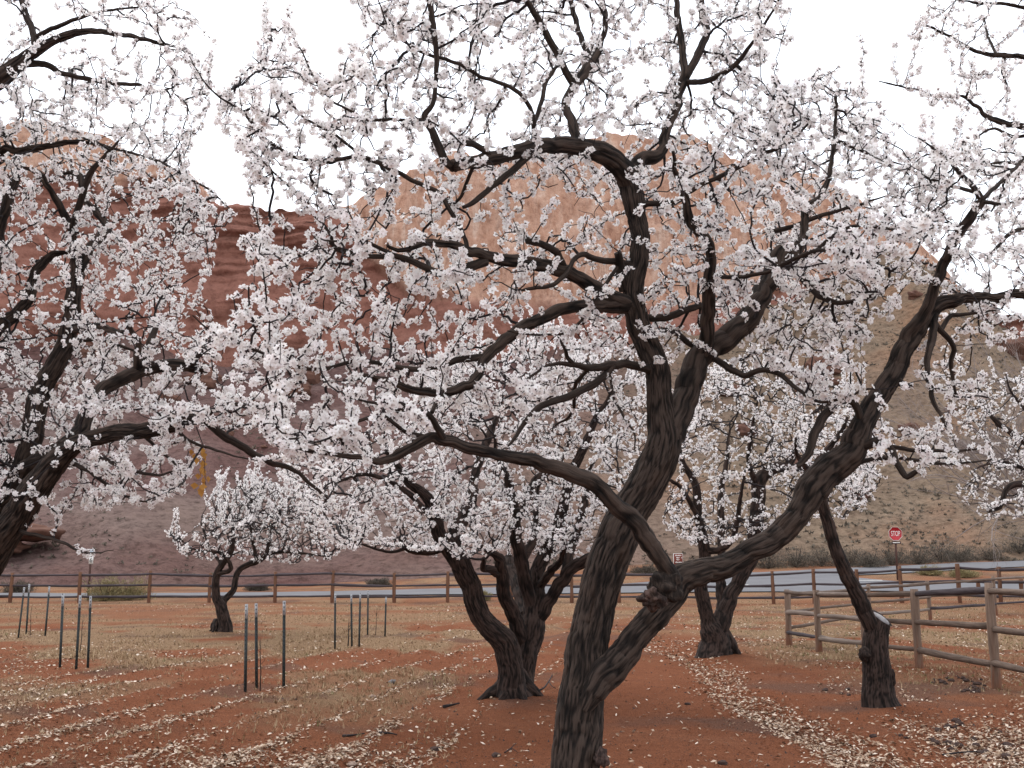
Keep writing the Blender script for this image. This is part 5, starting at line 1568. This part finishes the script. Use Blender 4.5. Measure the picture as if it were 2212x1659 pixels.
def lump_thing(name, u, v, s_, mat, label, cat, group, seed, sc=(1.2, 1, 0.7)):
    x, Y = gp_(u, v); z = float(ground_z(x, Y))
    me = lump_mesh(name, (0, 0, 0), s_, M[mat], seed, 0.35, None, sc, 16, 10, 1.6)
    o = obj(name, me, None, (x, Y, z + s_ * sc[2] * 0.45)); o.rotation_euler = (0, 0, seed * 1.3)
    tag(o, label, cat, group)
k = 0
for (cu, cv, cnt, sp_) in ((2075, 1458, 9, 22), (2100, 1475, 12, 26), (2030, 1462, 7, 18), (1800, 1490, 4, 30), (1990, 1570, 10, 60), (2120, 1590, 14, 70)):
    for j in range(cnt):
        lump_thing('dung_clod', cu + r.normal(0, sp_), cv + r.normal(0, sp_ * 0.22), r.uniform(0.018, 0.042), 'dung', 'dark dried dung clod lying in the leaf litter by the corral fence', 'dung', 'dung clods by the corral', 400 + k); k += 1
for j, (u, v, s_, mt, lb) in enumerate(((940, 1600, 0.04, 'dung', 'dark round clod on the bare red soil left of the big trunk'), (1072, 1615, 0.035, 'dung', 'dark lump beside the thin twigs on bare red soil'),
        (1560, 1640, 0.034, 'dung', 'small dark round clod right of the big trunk'), (1485, 1512, 0.03, 'dung', 'small dark clod on the bare red bank by the leaf drift'),
        (848, 1458, 0.055, 'stone_grey', 'dark grey stone at the edge of the leaf rows'), (805, 1492, 0.04, 'stone', 'pale rounded stone lying in the leaf rows'),
        (1028, 1418, 0.05, 'stone', 'pale flat stone on the soil behind the leaf rows'), (760, 1630, 0.035, 'stone', 'small pinkish stone at the end of a leaf row'), (282, 1605, 0.03, 'stone', 'pale cobble in the shaded furrow'))):
    lump_thing('stone' if 'stone' in mt else 'dung_clod', u, v, s_, mt, lb, 'stone' if 'stone' in mt else 'dung', None, 500 + j, (1.3, 1, 0.6))

def stick(pts, rad, label, side=None):
    W = []
    for (u, v, h) in pts:
        x, Y = gp_(u, v); W.append([x, Y, float(ground_z(x, Y)) + h, 0])
    W = np.array(W); W[:, 3] = np.linspace(rad, rad * 0.4, len(W))
    base = W[0, :3].copy()
    Q = catmull(W, 0.06)
    b = Bag(); V, q, t_, bc = tube(Q[:, :3] - base, Q[:, 3], 7, lump=0.15, seed=3); b.add(V, q, t_, bc)
    root = empty('fallen_stick', base, label, 'stick')
    obj('stem', b.mesh('stem', [M['twig']], True), root)
    if side:
        W2 = []
        for (u, v, h) in side:
            x, Y = gp_(u, v); W2.append([x, Y, float(ground_z(x, Y)) + h, rad * 0.5])
        Q = catmull(np.array(W2), 0.05)
        b = Bag(); V, q, t_, bc = tube(Q[:, :3] - base, np.linspace(rad * 0.55, rad * 0.2, len(Q)), 6); b.add(V, q, t_, bc)
        obj('side_twig', b.mesh('side_twig', [M['twig']], True), root)
stick([(1145, 1472, 0.03), (1155, 1486, 0.015), (1172, 1486, 0.03), (1185, 1478, 0.07), (1193, 1472, 0.12)], 0.017, 'forked dark fallen twig at the foot of the many-stemmed tree', [(1186, 1478, 0.07), (1192, 1484, 0.05), (1200, 1486, 0.03)])
stick([(958, 1518, 0.02), (975, 1516, 0.03), (992, 1513, 0.02)], 0.02, 'pale short branch piece on the soil before the many-stemmed tree')
stick([(742, 1566, 0.015), (765, 1570, 0.02), (788, 1569, 0.015)], 0.014, 'thin straight stick on the greyish litter patch')
stick([(820, 1570, 0.015), (842, 1571, 0.02), (858, 1570, 0.01)], 0.014, 'second straight stick just right of the litter patch')
stick([(1090, 1612, 0.01), (1105, 1605, 0.03), (1115, 1600, 0.05)], 0.006, 'small upturned twig on bare red soil', [(1105, 1605, 0.03), (1112, 1608, 0.02), (1120, 1612, 0.01)])
stick([(1838, 1380, 0.03), (1846, 1385, 0.05), (1852, 1392, 0.02)], 0.02, 'dark curved stick lying under the corral rails')
stick([(2035, 1612, 0.02), (2080, 1606, 0.03), (2130, 1600, 0.02)], 0.010, 'long thin dark stick across the leaf litter')
